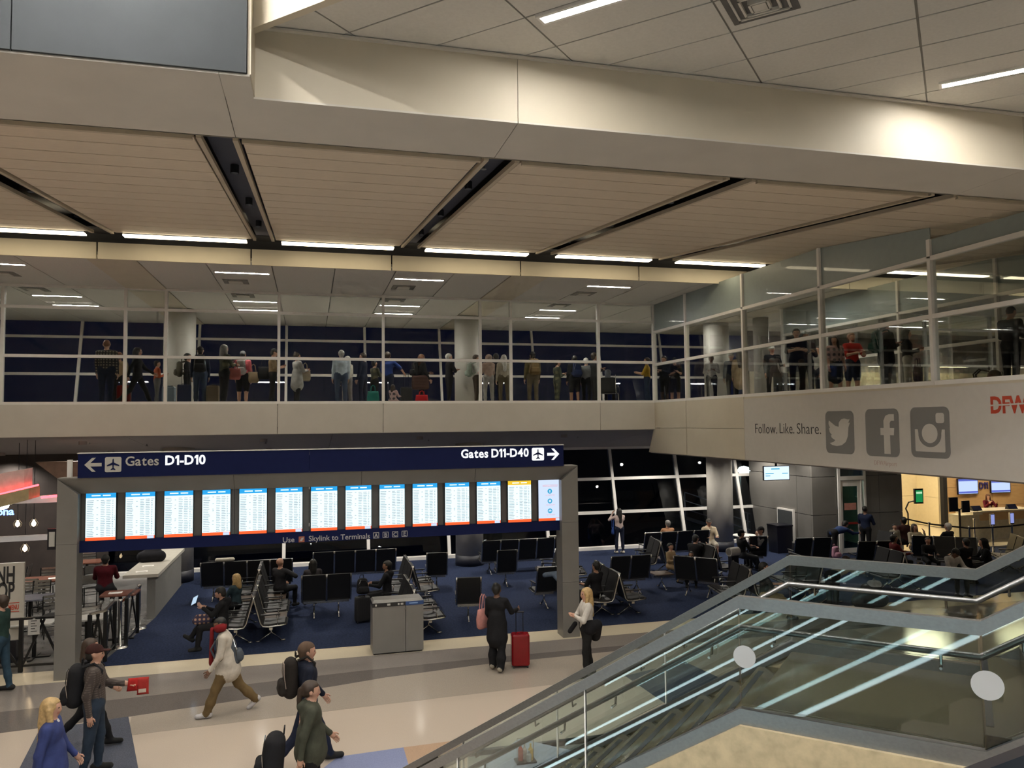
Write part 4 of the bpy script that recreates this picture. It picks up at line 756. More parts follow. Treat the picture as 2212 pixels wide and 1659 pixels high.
def local(o, x, y, z): return o.matrix_basis @ Vector((x, y, z))
# ---------------------------------------------------------------- bags
def blob(name, prims, m, parent=None, h=.016, k=.03): 
    V, Q, tg, _ = sculpt(prims, h, k); return link(name, to_mesh(name, V, Q, np.zeros(len(Q), int), [m]), parent)
def backpack(p, rz, label, col=(.012, .012, .014), sz=(.30, .17, .46), tilt=0, trim=None, straps=True):
    """soft backpack, back panel toward +Y (the wearer), base at p"""
    r = empty('backpack', p, rz, label, 'backpack'); r.rotation_euler = (math.radians(tilt), 0, rz); w, d, hh = sz; m = cloth(col); a = min(w, d)*.42
    X = np.array([1., 0, 0]); pr = [C((sx*(w/2-a), 0, z0), (sx*(w/2-a)*.8, .01, z1), a, a*.85, 0, (0, 1, 0), max(1.0, a/(d/2))) for sx in (-1, 0, 1) for z0, z1 in ((a, hh-a),)]
    BD_ = blob('body', pr, m, r, .02); blob('pocket', [C((-w*.26, -d*.42, hh*.22), (w*.26, -d*.42, hh*.22), .07), C((-w*.24, -d*.42, hh*.36), (w*.24, -d*.42, hh*.36), .06)], m, r, .02)
    MB().tube([(-.05, d*.3, hh-.02), (-.04, d*.3, hh+.05), (.04, d*.3, hh+.05), (.05, d*.3, hh-.02)], .009, 6).build('handle', m, r)
    if straps:
        for s in (-1, 1): MB().tube([(s*w*.27, d*.35, hh-.04), (s*w*.3, d*.5+.10, hh-.0), (s*w*.33, d*.5+.20, hh-.10), (s*w*.36, d*.5+.17, hh*.45), (s*w*.40, d*.4, hh*.16)], .018, 6).build('strap', m, r)
    z = MB().tube([(-w*.42, -d*.28, hh*.30), (-w*.38, -d*.38, hh*.62), (-w*.2, -d*.35, hh*.86), (w*.2, -d*.35, hh*.86), (w*.38, -d*.38, hh*.62), (w*.42, -d*.28, hh*.30)], .006, 5); z.build('zip', cloth(trim) if trim else M_chrome, BD_); return r
def wear(o, label, **k):
    s = o['_h']; hz = k.pop('z', .98)*s; p = local(o, 0, k.pop('y', -.235), hz); return backpack(p, o.rotation_euler[2], label, **k)
def pillow_bag(parent, x, z, m, w=.16, d=.07, hh=.22, rz=0):
    out = rrect(w, d, d*.4, 3); n = len(out); lv = [(0, 1, .15), (.03, .95, .75), (hh*.5, .95, 1), (hh-.03, .95, .75), (hh, 1, .12)]; mb = MB()
    mb.add([(x+px*fx+(q*.12*rz), py*fy, z+q) for q, fx, fy in lv for px, py in out], [(i*n+j, i*n+(j+1) % n, (i+1)*n+(j+1) % n, (i+1)*n+j) for i in range(4) for j in range(n)]+[tuple(range(n))[::-1], tuple(4*n+j for j in range(n))]); return mb.build('pack', m, parent, True)
def suitcase(p, rz, label, col=(.25, .005, .012), sz=(.36, .23, .56), ext=.42, gloss=.25, soft=False):
    r = empty('suitcase', p, rz, label, 'suitcase'); w, d, hh = sz; m = mat('shell_%d_%d_%d' % tuple(int(v*1000) for v in col), col, gloss if not soft else .8, var=.06)
    out = rrect(w, d, .05, 4); mb = MB(); n = len(out); lv = [(.05, .92), (.075, 1), (hh+.02, 1), (hh+.05, .92)]
    vs = [(x*f, y*f, z) for z, f in lv for x, y in out]; fs = [(i*n+j, i*n+(j+1) % n, (i+1)*n+(j+1) % n, (i+1)*n+j) for i in range(3) for j in range(n)]+[tuple(range(n))[::-1], tuple(3*n+j for j in range(n))]; mb.add(vs, fs); mb.build('shell', m, r)
    for k in range(-3, 4): MB().box(k*.045-.008, k*.045+.008, -d/2-.004, -d/2+.01, .10, hh-.02).build('rib', m, r)
    mb = MB()
    for x in (-.07, .07): mb.tube([(x, d*.28, hh+.03), (x, d*.28, hh+.05+ext)], .008, 6)
    mb.tube([(-.09, d*.28, hh+.05+ext), (.09, d*.28, hh+.05+ext)], .014, 6); mb.build('trolley_handle', mat('handle_dark', (.02, .02, .022), .35, .5, var=0), r)
    for x in (-w*.38, w*.38):
        for y in (-d*.32, d*.32): MB().tube([(x-.012, y, .026), (x+.012, y, .026)], .026, 10).build('wheel', M_bezel, r)
    MB().tube([(-.06, 0, hh+.045), (-.05, 0, hh+.075), (.05, 0, hh+.075), (.06, 0, hh+.045)], .009, 6).build('top_handle', m, r); return r
def tote(p, rz, label, col=(.5, .3, .3), sz=(.34, .12, .34), drop=.25, cat='bag'):
    r = empty('handbag', p, rz, label, cat); w, d, hh = sz; m = cloth(col)
    out = rrect(w, d, d*.42, 3); n = len(out); lv = [(0, .72, .7), (.04, .92, .95), (hh*.45, 1.0, 1.0), (hh*.8, .93, .55), (hh*.95, .9, .2)]; mb = MB()
    mb.add([(x*fx, y*fy, z) for z, fx, fy in lv for x, y in out], [(i*n+j, i*n+(j+1) % n, (i+1)*n+(j+1) % n, (i+1)*n+j) for i in range(4) for j in range(n)]+[tuple(range(n))[::-1], tuple(4*n+j for j in range(n))]); mb.build('body', m, r, True)
    for y in (-.03, .03): MB().tube([(-w*.22, y, hh*.9), (-w*.14, y, hh*.9+drop*.8), (0, y, hh*.9+drop), (w*.14, y, hh*.9+drop*.8), (w*.22, y, hh*.9)], .009, 6).build('handle', m, r)
    return r
# ================================================================ beam seating
M_leather = mat('black_leather', (.010, .010, .011), .48, var=.15, scale=20); M_frame = mat('seat_aluminium', (.55, .54, .52), .25, 1.0, var=0); M_btable = mat('brown_tabletop', (.085, .062, .048), .3, var=.2, scale=6); M_armpad = mat('arm_pad', (.012, .012, .013), .4, var=0)
SWD = .60
def ribbon(prof, x0, x1, th):
    mb = MB(); n = len(prof)
    for i in range(n-1):
        (y0, z0), (y1, z1) = prof[i], prof[i+1]; L = math.hypot(y1-y0, z1-z0); ny, nz = -(z1-z0)/L*th, (y1-y0)/L*th
        mb.hexa([(x0, y0, z0), (x1, y0, z0), (x1, y1, z1), (x0, y1, z1), (x0, y0+ny, z0+nz), (x1, y0+ny, z0+nz), (x1, y1+ny, z1+nz), (x0, y1+ny, z1+nz)])
    return mb
me_seat = ribbon([(.03, .405), (.16, .395), (.36, .415), (.50, .425), (.525, .40)], .025, SWD-.025, .045).mesh('seat', M_leather)
me_back = ribbon([(-.165, 1.07), (-.13, .95), (-.05, .68), (.015, .44)], .025, SWD-.025, .04).mesh('backrest', M_leather)
me_frame = MB().tube([(-.185, 0, 1.085), (-.145, 0, .97), (-.065, 0, .68), (-.01, 0, .47), (.04, 0, .40), (.16, 0, .385), (.36, 0, .40), (.53, 0, .415)], .021, 6)
me_frame.v = [(y, x, z) for x, y, z in me_frame.v]; me_frame = me_frame.mesh('side_frame', M_frame, True)
me_arm = MB().box(-.028, .028, -.02, .40, .635, .66).mesh('armrest', M_armpad); me_post = MB().tube([(0, .36, .41), (0, .33, .635)], .011, 6).mesh('arm_post', M_frame, True)
me_leg = MB().tube([(0, .20, .33), (0, .20, .20), (0, .42, .02)], .02, 6).tube([(0, .20, .20), (0, -.05, .02)], .02, 6).tube([(0, .40, .012), (0, .50, .012)], .022, 6).tube([(0, -.03, .012), (0, -.12, .012)], .022, 6).mesh('leg', M_frame, True)
me_tab = MB().box(.02, SWD-.02, -.02, .52, .40, .43).mesh('table', M_btable)
BANKS = []
def bank(x, y, rz, spec, label, double=None, arms=True, fixed=False):
    k_ = .955; x, y = (x*k_, y*k_) if not fixed else (x, y); n = len(spec); r = empty('seat_bank', (x, y, .007), math.radians(rz), label, 'seating', 'black airport seat banks'); W = n*SWD
    def row(sp, flip):
        for i, ch in enumerate(sp):
            if ch == ' ': continue
            X = -W/2+i*SWD; q = lambda nm, me, xx: link(nm, me, r, (-xx if flip else xx, -.32 if flip else 0, 0), math.pi if flip else 0)
            if ch == 'T': q('table', me_tab, X); continue
            q('seat', me_seat, X); q('backrest', me_back, X); q('side_frame', me_frame, X+.008); q('side_frame', me_frame, X+SWD-.008)
            if arms:
                link('arm_post', me_post, q('armrest', me_arm, X+.008))
                if i == len(sp)-1 or sp[i+1] != 'S': link('arm_post', me_post, q('armrest', me_arm, X+SWD-.008))
        for xx in ((-W/2+.30, W/2-.30) if n > 1 else (0,)): link('leg', me_leg, r, (-xx if flip else xx, -.32 if flip else 0, 0), math.pi if flip else 0)
        mb = MB().box(-W/2+.04, W/2-.04, .17, .24, .31, .37); mb.build('beam', M_frame, r, loc=(0, -.32 if flip else 0, 0), rz=math.pi if flip else 0)
    row(spec, False)
    if double: row(double, True)
    return r
def bpx(x0, y0, x1, y1, spec, label, z=1.08, **k):   # bank whose back-top edge runs between two pixels, seen from behind
    a, b = at_z(x0, y0, z), at_z(x1, y1, z); c = (a+b)/2; return bank(c[0], c[1]+.1, math.degrees(math.atan2(b[1]-a[1], b[0]-a[0])), spec, label, fixed=True, **k)
bank(-1.75, 23.75, 0, 'SSSS', 'four-seat row before the windows, beside the standing black suitcase')
bank(1.35, 24.6, 0, 'SSSS', 'dark four-seat row by the windows left of the round column')
bank(.42, 20.95, 0, 'SS', 'two seats seen from behind below the Skylink lettering')
bank(-1.35, 19.05, 90, 'SSSS', 'double-sided seat bank where the man with the tablet sits', double='SSTS', fixed=True)
bank(-1.5, 22.4, 90, 'TSS', 'double-sided seat bank behind the tablet man, bald man seated at it', double='SST')
bank(2.2, 19.2, 90, 'SSS', 'double-sided seat bank where the bearded man sits', double='STS')
bank(2.55, 22.2, 90, 'SSS', 'double-sided seat bank right of the two rear seats', double='STS')
bank(3.72, 23.4, -6, 'S', 'single seat from behind standing before the round column'); bank(3.9, 19.45, -8, 'S', 'single seat from behind to the right of the steel bin')
bank(6.75, 25.2, 0, 'SSSS', 'four-seat row by the windows right of the round column')
bank(5.85, 23.2, -4, 'S', 'single seat from behind just right of the round column'); bank(7.25, 22.6, 78, 'TSS', 'double-sided seat pair left of the portal post', double='SS')
bank(6.2, 20.2, 3, 'S', 'single seat with the denim jacket slung over it'); bank(7.55, 19.6, 88, 'SSS', 'double-sided seat bank right of the portal post', double='STS')
bpx(1309, 1203, 1414, 1197, 'SS', 'left pair of the angled seat group right of the portal post'); bpx(1462, 1200, 1556, 1207, 'SS', 'right pair of the angled seat group, before the black-capped man')
bank(10.25, 21.35, 0, 'T', 'low brown corner table between two angled seat pairs')
bank(12.55, 25.2, 0, 'SSSS', 'four-seat row along the far windows, beside the cream-hooded man'); bank(10.9, 23.7, 80, 'SS', 'double-sided seat pair before the far window row', double='TS')
bank(11.9, 22.2, 92, 'SS', 'double-sided seats around the black-capped man', double='SS'); bank(11.1, 18.8, 80, 'SS', 'double-sided seat bank at the stair rail, white drum post beside it', double='TS')
bank(14.6, 23.3, -14, 'S', 'single seat from behind near the round table'); bank(16.1, 22.45, -10, 'SS', 'seat pair from behind before the gate door'); bank(19.2, 22.8, 100, 'S', 'single reclined seat facing left before the gate door')
bank(17.5, 21.2, -8, 'SS', 'seat pair from behind beside the pink backpack'); bank(13.4, 19.2, 82, 'SSS', 'double-sided seat bank seen through the stair glass', double='SS'); bank(16.6, 19.6, 84, 'SS', 'double-sided seats where the man bends over', double='SS')
bank(20.3, 21.3, -35, 'SSS', 'seat bank in the group beside the gate counter', double='SS'); bank(22.4, 20.6, 60, 'SS', 'seat bank at the right end behind the stair rail', double='SS')
# jacket, sundries on seats
r = empty('denim_jacket', (6.05, 19.25, 0), 0, 'pale blue denim jacket draped over a seat back', 'jacket'); blob('cloth', [C((-.2, -.06, .88), (.35, -.04, .92), .07), C((.1, -.1, .85), (.28, -.16, .62), .10, .08, 0, (0, 1, 0), 2), C((.3, -.08, .9), (.52, -.05, .62), .08, .06)], cloth((.20, .26, .36)), r); MB().box(.12, .22, -.215, -.20, .66, .74).build('pocket', cloth((.17, .22, .33)), r)
for x, y, nm in ((7.6, 23.93, 'small white box on top of the window seat row'), (-1.35, 22.56, 'white pillow lying on the far left seat row')):
    o = blob('pillow' if 'pillow' in nm else 'small_box', [C((-.2, 0, 1.135), (.2, 0, 1.135), .055)] if 'pillow' in nm else [C((-.12, 0, 1.12), (.12, 0, 1.12), .035)], cloth((.5, .48, .42))); o.location = (x-(.9 if 'pillow' in nm else 0), y, 0); tag(o, nm, 'pillow' if 'pillow' in nm else 'box')
# white drum cup kiosk (charging post)
p = at_z(1584, 1192, 1.06); r = empty('charging_post', (p[0], p[1], .007), 0, 'black post with a white drum on top beside the stair rail', 'post'); MB().box(-.11, .11, -.1, .1, 0, .95).build('pedestal', M_bezel, r); MB().tube([(-.17, -.05, 1.06), (.17, .05, 1.06)], .12, 20).build('drum', mat('drum_white', (.5, .48, .45), .5), r); MB().tube([(-.172, -.05, 1.06), (-.178, -.052, 1.06)], .09, 20).build('drum_face', M_greymetal, r)
# round high table with a white rim
p = at_z(1608, 1157, 1.0); r = empty('round_table', (p[0], p[1], .007), 0, 'small round table with pale rim before the windows', 'table'); MB().lathe([(.0, .98), (.36, .98), (.37, 1.0), (.36, 1.02), (0, 1.02)], n=24).build('tabletop', M_alu, r); MB().lathe([(.25, 0), (.25, .02), (.04, .04), (.04, .98)], n=14).build('pedestal', M_bezel, r)
# ================================================================ queue posts at the gate
def stanchion(p, label, belt=None, screen=False, bcol=(.01, .01, .012)):
    r = empty('stanchion', p, 0, label, 'barrier post'); MB().lathe([(.17, 0), (.17, .012), (.05, .04), (.032, .05), (.032, .98), (.042, .985), (.042, 1.04), (.0, 1.045)], n=16).build('post', M_frame, r, True)
    if belt is not None:
        q = np.array(belt)-np.array(p); MB().bar((0, 0, .97), (q[0], q[1], .97), .006, .055).build('belt', cloth(bcol), r)
    if screen: MB().box(-.09, .09, -.03, .03, 1.04, 1.45).build('sign_frame', M_frame, r); MB().box(-.075, .075, -.034, -.03, 1.08, 1.42).build('sign_face', glow('stanchion_display', (.35, .4, .85), GL*.8), r)
    return r
ps = [at_z(x, y) for x, y in ((2009, 1190), (2096, 1202), (2110, 1200), (2146, 1200), (2188, 1196))]; ps2 = at_z(2226, 1190)
nm = ['gate queue post behind the white-haired traveller', 'gate queue post with belts left of the lit sign post', 'gate queue post standing close beside its twin', 'gate queue post with a lit blue sign', 'gate queue post with a lit sign at the right frame side']
ps[2] = at_z(2106, 1180)
for i in range(5): stanchion(ps[i], nm[i], (ps[1], ps[3], None, ps[4], ps2)[i], i >= 3)
stanchion(at_z(1930, 1168), 'gate queue post behind the maroon-jacketed traveller', ps[0])
# green scanner on a bent arm, black monitor arms, desk tablets
p = at_x(1961, 1098, 23.2); r = empty('boarding_scanner', (23.2, p[1], 0), 0, 'green-screened boarding scanner on a bent black arm', 'scanner'); MB().box(-.02, .02, -.02, .02, 0, 1.0).build('stand', M_bezel, r); MB().tube([(0, 0, 1.0), (-.1, 0, 1.2), (.05, 0, 1.45), (.35, 0, 1.5)], .03, 8).build('arm', M_bezel, r); MB().box(.32, .72, -.05, .03, 1.38, 1.98).build('housing', M_bezel, r); MB().box(.36, .68, -.056, -.05, 1.44, 1.92).build('display', glow('green_display', (.02, .35, .1), GL*.7), r); MB().box(.38, .66, -.06, -.056, 1.78, 1.86).build('display_bar', glow('green_bar', (.5, .8, .5), GL), r)
r = empty('monitor_arms', (24.35, 24.7, 0), 0, 'pair of black monitors on arms beside the gate counter', 'monitor'); MB().lathe([(.2, 0), (.2, .02), (.04, .04), (.04, 1.3)], n=12).build('stand', M_bezel, r); MB().box(-.5, -.1, -.05, .0, 1.2, 1.75).build('monitor', M_bezel, r); MB().box(.1, .45, -.05, .0, 1.15, 1.6).build('monitor', M_bezel, r); MB().tube([(-.3, .02, 1.45), (0, .05, 1.2), (.28, .02, 1.4)], .025, 6).build('arm', M_bezel, r)
for x, nm in ((25.55, 'left black tablet on the gate counter'), (27.3, 'right black tablet on the gate counter')):
    r = empty('counter_tablet', (x, 25.1, 1.141), 0, nm, 'tablet'); MB().hexa([(-.22, -.1, .0), (.22, -.1, .0), (.22, .1, .0), (-.22, .1, .0), (-.22, .02, .18), (.22, .02, .18), (.22, .05, .18), (-.22, .05, .18)]).build('case', M_bezel, r); MB().hexa([(-.2, -.095, .02), (.2, -.095, .02), (.2, -.09, .02), (-.2, -.09, .02), (-.2, .012, .17), (.2, .012, .17), (.2, .02, .17), (-.2, .02, .17)]).build('screen', M_navy, r)
r = empty('wall_display', (17.14, 25.4, .3), 0, 'dark framed display case on the grey gate wall', 'display'); MB().box(-.02, .06, -.5, .5, 0, 1.2).build('frame', M_alu, r); MB().box(-.03, -.02, -.45, .45, .06, 1.14).build('panel', M_darkpanel, r)
r = empty('waste_bin', (16.55, 24.9, .007), 0, 'square black waste bin against the grey gate wall', 'bin'); MB().hexa([(-.28, -.28, 0), (.28, -.28, 0), (.28, .28, 0), (-.28, .28, 0), (-.32, -.32, .95), (.32, -.32, .95), (.32, .32, .95), (-.32, .32, .95)]).build('body', M_bezel, r); MB().box(-.33, .33, -.33, .33, .95, 1.0).build('rim', M_bezel, r)
# ================================================================ restaurant
M_redtop = mat('red_brown_top', (.16, .065, .045), .22, var=.2, scale=5); M_blk = mat('black_steel', (.012, .012, .013), .35, .3, var=0)
BW = struct('wall_bar', 'low grey bar wall with a pale counter beside the carpet', 'bar wall')
MB().box(-3.95, -3.75, 21.2, 25.2, 0, 1.02).build('wall_face', mat('bar_grey', (.19, .185, .175), .6, var=.05), BW); MB().box(-4.5, -3.68, 21.15, 25.3, 1.02, 1.10).build('counter', mat('bar_top', (.55, .53, .47), .25, var=.06), BW)
for V in (21.6, 22.4):
    r = empty('menu_sheet', (-4.15, V, 1.101), .2, f'white menu sheet on the bar counter, {"nearer" if V < 22 else "farther"} one', 'paper'); MB().box(-.14, .14, -.1, .1, 0, .003).build('sheet', mat('paper_white', (.7, .69, .66), .7), r); MB().box(-.1, .1, -.08, -.05, .003, .004).build('print', M_dk, r)
o = blob('handbag_black', [C((-.22, 0, .14), (.22, 0, .14), .15), C((-.12, .05, .25), (.15, .05, .26), .10)], cloth((.012, .012, .016))); o.location = (-4.2, 23.1, 1.1); o.name = 'handbag'; tag(o, 'black bag lying on the bar counter', 'bag')
def ladder_chair(p, rz, label, seat=.46, hb=.88):
    r = empty('ladder_chair', p, math.radians(rz), label, 'chair', 'ladder-back restaurant chairs'); W, D = .20, .20
    for sx in (-1, 1):
        MB().tube([(sx*W, D, 0), (sx*W*.95, D*.95, seat)], .014, 6).build('leg', M_blk, r); MB().tube([(sx*W, -D*1.25, 0), (sx*W, -D, seat), (sx*W, -D*1.35, hb)], .014, 6).build('leg', M_blk, r)
    n = 3 if hb < 1.2 else 2
    MB().lathe([(.0, seat), (.215, seat), (.225, seat+.02), (.20, seat+.045), (0, seat+.05)], n=18).build('seat', M_leather, r)
    for k in range(n+1): 
        z = seat+.16+(hb-seat-.18)*k/n; MB().bar((-W, -D*1.18-.02*k, z), (W, -D*1.18-.02*k, z), .012, .055).build('slat', M_frame, r)
    MB().tube([(-W, D, seat*.4), (W, D, seat*.4), (W, -D, seat*.4), (-W, -D, seat*.4), (-W, D, seat*.4)], .009, 6).build('stretcher', M_blk, r); return r
def cafe_table(p, rz, label, sz=(.7, .7), z=.75, m=None):
    r = empty('cafe_table', p, math.radians(rz), label, 'table', 'restaurant tables'); MB().prism(rrect(sz[0], sz[1], .05), (0, 0, z-.03), (1, 0, 0), (0, 1, 0), (0, 0, .03)).build('tabletop', m or M_redtop, r); MB().lathe([(.04, .03), (.04, z-.03)], n=10).build('pedestal', M_blk, r); MB().box(-.3, .3, -.04, .04, 0, .03).box(-.04, .04, -.3, .3, 0, .03).build('foot', M_blk, r); return r
def paper(p, rz, label, sz=(.28, .2)): 
    r = empty('menu_sheet', p, rz, label, 'paper'); MB().box(-sz[0]/2, sz[0]/2, -sz[1]/2, sz[1]/2, 0, .003).build('sheet', MATS['paper_white'], r); MB().box(-sz[0]*.35, sz[0]*.35, sz[1]*.1, sz[1]*.3, .003, .004).build('print', M_grey_let, r); return r
pt = at_z(95, 1250, .75); cafe_table((pt[0], pt[1], 0), 0, 'red-brown restaurant table left of the portal post', (1.1, .8)); paper((pt[0]+.25, pt[1], .751), .3, 'white menu on the red-brown table left of the portal post')
p2 = at_z(65, 1290, .75); cafe_table((p2[0], p2[1], 0), 0, 'grey restaurant table below the red-brown one', (.9, .7), m=mat('grey_top', (.2, .2, .24), .2))
p3 = at_z(188, 1212, .75); cafe_table((p3[0], p3[1], 0), 0, 'red-brown table right of the portal post, behind the chairs', (.9, .7))
p4 = at_z(260, 1280, 1.05); cafe_table((p4[0], p4[1], 0), 0, 'high red-brown table beside the bar wall', (.75, .6), z=1.05); paper((p4[0]-.1, p4[1], 1.051), .1, 'white menu on the high table beside the bar')
p5 = at_z(188, 1332, .75); cafe_table((p5[0], p5[1], 0), 0, 'pale table just right of the portal post foot', (.8, .6), m=mat('pale_top', (.5, .5, .48), .3)); p6 = at_z(75, 1342, .75); cafe_table((p6[0], p6[1], 0), 0, 'pale table behind the black fence at left', (.8, .6), m=MATS['pale_top'])
CH = [(82, 1335, 180, 'chair behind the fence carrying the paper notice'), (115, 1375, 200, 'round-seated chair behind the black fence'), (185, 1395, 30, 'chair at the pale table right of the post'), (190, 1258, 190, 'ladder-back chair at the table right of the post'), (215, 1238, 160, 'farther ladder-back chair right of the post'), (120, 1240, 200, 'ladder-back chair beside the portal post, left side'), (40, 1290, 90, 'chair hidden partly by the menu board'), (70, 1320, 0, 'chair at the grey restaurant table'), (100, 1300, 185, 'chair between the two left tables'), (60, 1245, 150, 'far chair near the menu board'), (150, 1220, 170, 'far chair behind the portal post')]
for x, y, a, nm in CH: q = at_z(x, y, .0); ladder_chair((q[0], q[1], .003), a, nm)
q = at_z(232, 1330); ladder_chair((q[0]-.40, q[1], .003), 0, 'tall bar stool under the person in dark red', .74, 1.08); q = at_z(285, 1300); ladder_chair((q[0]-1.0, q[1], .003), 20, 'tall bar stool at the bar end', .74, 1.08)
def fence(pts, label):
    a = np.array(pts[0], float); r = empty('fence', (*a[:2], .003), 0, label, 'fence'); P = [np.array(q, float)-a for q in pts]
    for q in P: MB().box(q[0]-.035, q[0]+.035, q[1]-.035, q[1]+.035, 0, 1.02).build('post', M_blk, r)
    for u, v in seg(P):
        f = lambda t, z: (u[0]+(v[0]-u[0])*t, u[1]+(v[1]-u[1])*t, z)
        MB().bar(f(0, 1.03), f(1, 1.03), .06, .04).build('top_rail', M_blk if 'left' in label else M_frame, r); MB().bar(f(0, .12), f(1, .12), .04, .04).build('bottom_rail', M_blk, r); MB().bar(f(.05, .14), f(.55, 1.0), .03, .04).build('brace', M_blk, r); MB().bar(f(.95, .14), f(.45, 1.0), .03, .04).build('brace', M_blk, r)
    return r
f1 = at_z(44, 1452); f0 = at_z(-90, 1462); fence([(f0[0], f1[1]+.02), (f1[0], f1[1]), (-4.75, f1[1]-.03)], 'black braced fence left of the portal post')
fence([(-4.28, 17.35), (-4.05, 17.6), (-4.08, 18.5)], 'steel-topped fence right of the portal post'); fence([(-3.9, 18.75), (-3.88, 19.8)], 'short steel-topped fence at the end of the bar wall')
q = at_z(259, 1399); q2 = at_z(300, 1358); stanchion(q, 'chrome queue post on the carpet edge with an orange belt', q2, bcol=(.35, .09, .03)); stanchion(q2, 'chrome queue post beside the end of the bar wall')
# paper notice on a chair, menu board, kiosk canopy, neon
V = 17.18; a, b = at_y(60, 1372, V), at_y(86, 1338, V); r = empty('paper_notice', (a[0], V, a[2]), 0, 'printed paper notice hung on the black fence', 'notice'); MB().box(0, b[0]-a[0], 0, .004, 0, b[2]-a[2]).build('sheet', mat('notice_paper', (.42, .41, .39), .7), r); mb = MB()
for k in range(5): mb.box(.05, b[0]-a[0]-.05-.03*(k % 2), -.002, 0, .06+.05*k, .075+.05*k)
mb.build('print', M_dk, r); MB().box((b[0]-a[0])/2-.02, (b[0]-a[0])/2+.02, .001, .006, b[2]-a[2]-.02, 1.06-a[2]).build('tape', MATS['notice_paper'], r)
V = 18.1; a, b = at_y(-110, 1395, V), at_y(52, 1215, V); r = empty('menu_board', (a[0], V, 0), 0, 'tall cream menu board with black and red lettering', 'sign'); W, z0, z1 = b[0]-a[0], .45, b[2]
MB().box(0, W, 0, .08, z0, z1).build('board', mat('board_cream', (.52, .49, .43), .6, var=.03), r); MB().box(.1, W-.1, -.05, .13, 0, z0).build('stand', M_bezel, r)
def board_text(s, px1, py0, h, m, bold): 
    c = at_y(px1, py0, V); t = text('lettering', s, h, (c[0]-a[0], -.003, c[2]), (1, 0, 0), (0, 0, 1), m, align='RIGHT', bold=bold, sx=.5); t.parent = r
board_text('BANH', 33, 1258, .47, M_dk, .014); board_text('SHOP', 31, 1292, .47, M_dk, .014); board_text('FULL MENU', 41, 1316, .14, M_dfw, .004)
for py in (1302, 1321): c = at_y(42, py, V); MB().box(W-1.0, W-.07, -.004, -.001, c[2]-a[2]*0, c[2]+.014).build('rule', M_dfw, r)
r = empty('kiosk_canopy', (*at_y(-60, 1000, 18.8)[:2], 0), 0, 'white and timber kiosk canopy edged in red neon', 'canopy'); e = at_y(52, 1062, 18.8); g = at_y(62, 1072, 18.8); L = e[0]-r.location[0]
z1, z0, zb = at_y(52, 1013, 18.8)[2], at_y(52, 1052, 18.8)[2], at_y(62, 1078, 18.8)[2]
MB().hexa([(0, -1.0, z0-.25), (L, 0, z0), (L, .5, z0), (0, .5, z0-.25), (0, -1.0, z1-.2), (L, 0, z1), (L, .5, z1), (0, .5, z1-.2)]).build('upper_box', mat('canopy_white', (.55, .50, .48), .5), r); MB().hexa([(0, -1.15, zb-.32), (L+.12, -.1, zb), (L+.12, .6, zb), (0, .6, zb-.32), (0, -1.15, z0-.28), (L+.12, -.1, z0-.02), (L+.12, .6, z0-.02), (0, .6, z0-.28)]).build('timber_band', mat('canopy_timber', (.42, .33, .18), .5), r)
M_neon = glow('neon_red', (1, .04, .05), 2.6); MB().tube([(0, -1.14, z0-.27), (L+.1, -.09, z0-.005), (L+.1, .55, z0)], .022, 6).build('neon_tube', M_neon, r); MB().tube([(L+.15, .6, zb-.02), (L+.75, .7, zb+.02)], .03, 6).build('neon_tube', M_neon, r)
MB().bar((-1.2, 1.2, zb-.12), (L+1.4, 1.2, zb-.10), .16, .16).build('white_beam', M_alu, r); MB().bar((-1.2, 1.2, zb-1.0), (L+1.1, 1.2, zb-.97), .12, .12).build('white_beam', M_alu, r)
c = at_y(30, 1112, 18.4); t = text('neon_lettering', 'ona', .22, (c[0], 18.4, c[2]), (1, 0, 0), (0, 0, 1), glow('neon_blue', (.12, .25, 1), 1.6), align='RIGHT', bold=.004, th=.02); tag(t, 'blue neon lettering at the left frame edge', 'neon sign')
c = at_y(4, 1091, 18.5); sw = empty('spot_lamp', c, 0, 'dazzling white lamp under the kiosk canopy', 'light'); MB().lathe([(.02, -.1), (.12, -.06), (.14, .02), (.06, .1), (.02, .14)], n=14).build('lens', glow('spot_glow', (.8, .9, 1), 14), sw); MB().tube([(0, .0, .14), (0, .25, .3)], .015, 6).build('bracket', M_bezel, sw)
for x, y, V in ((73, 1130, 22.8), (54, 1184, 22.6), (38, 1131, 23.4)):
    c = at_y(x, y, V); r = empty('pendant_lamp', c, 0, {73: 'bare-bulb pendant lamp left of the portal post', 54: 'low pendant bulb above the restaurant tables', 38: 'dim pendant bulb near the neon lettering'}[x], 'lamp'); MB().lathe([(.01, -.09), (.05, -.05), (.055, 0), (.025, .06), (.02, .09)], n=12).build('bulb', glow('bulb_warm', (1, .72, .4), 3), r); MB().tube([(0, 0, .09), (0, 0, lz(max(V, 22.1))-c[2])], .008, 5).build('cord', M_bezel, r)
    mb = MB()
    for k in range(6): a = k*math.pi/3; mb.tube([(.03*math.cos(a), .03*math.sin(a), .12), (.11*math.cos(a), .11*math.sin(a), 0), (.06*math.cos(a), .06*math.sin(a), -.13)], .005, 4)
    mb.build('wire_cage', M_bezel, r)
DW = struct('wall_restaurant', 'dark brown restaurant back wall behind the tables', 'wall'); MB().box(-20, -6.2, 27.1, 27.2, 0, 4.4).build('wall_face', mat('dark_brown_wall', (.03, .022, .02), .6, var=.3, scale=2), DW)
MB().hexa([(-6.3, 22.5, 3.4), (-5.7, 22.5, 2.2), (-5.7, 22.7, 2.2), (-6.3, 22.7, 3.4), (-6.9, 22.5, 3.9), (-5.6, 22.5, 3.9), (-5.6, 22.7, 3.9), (-6.9, 22.7, 3.9)]).build('slanted_panel', mat('brown_panel', (.20, .13, .10), .5), DW)
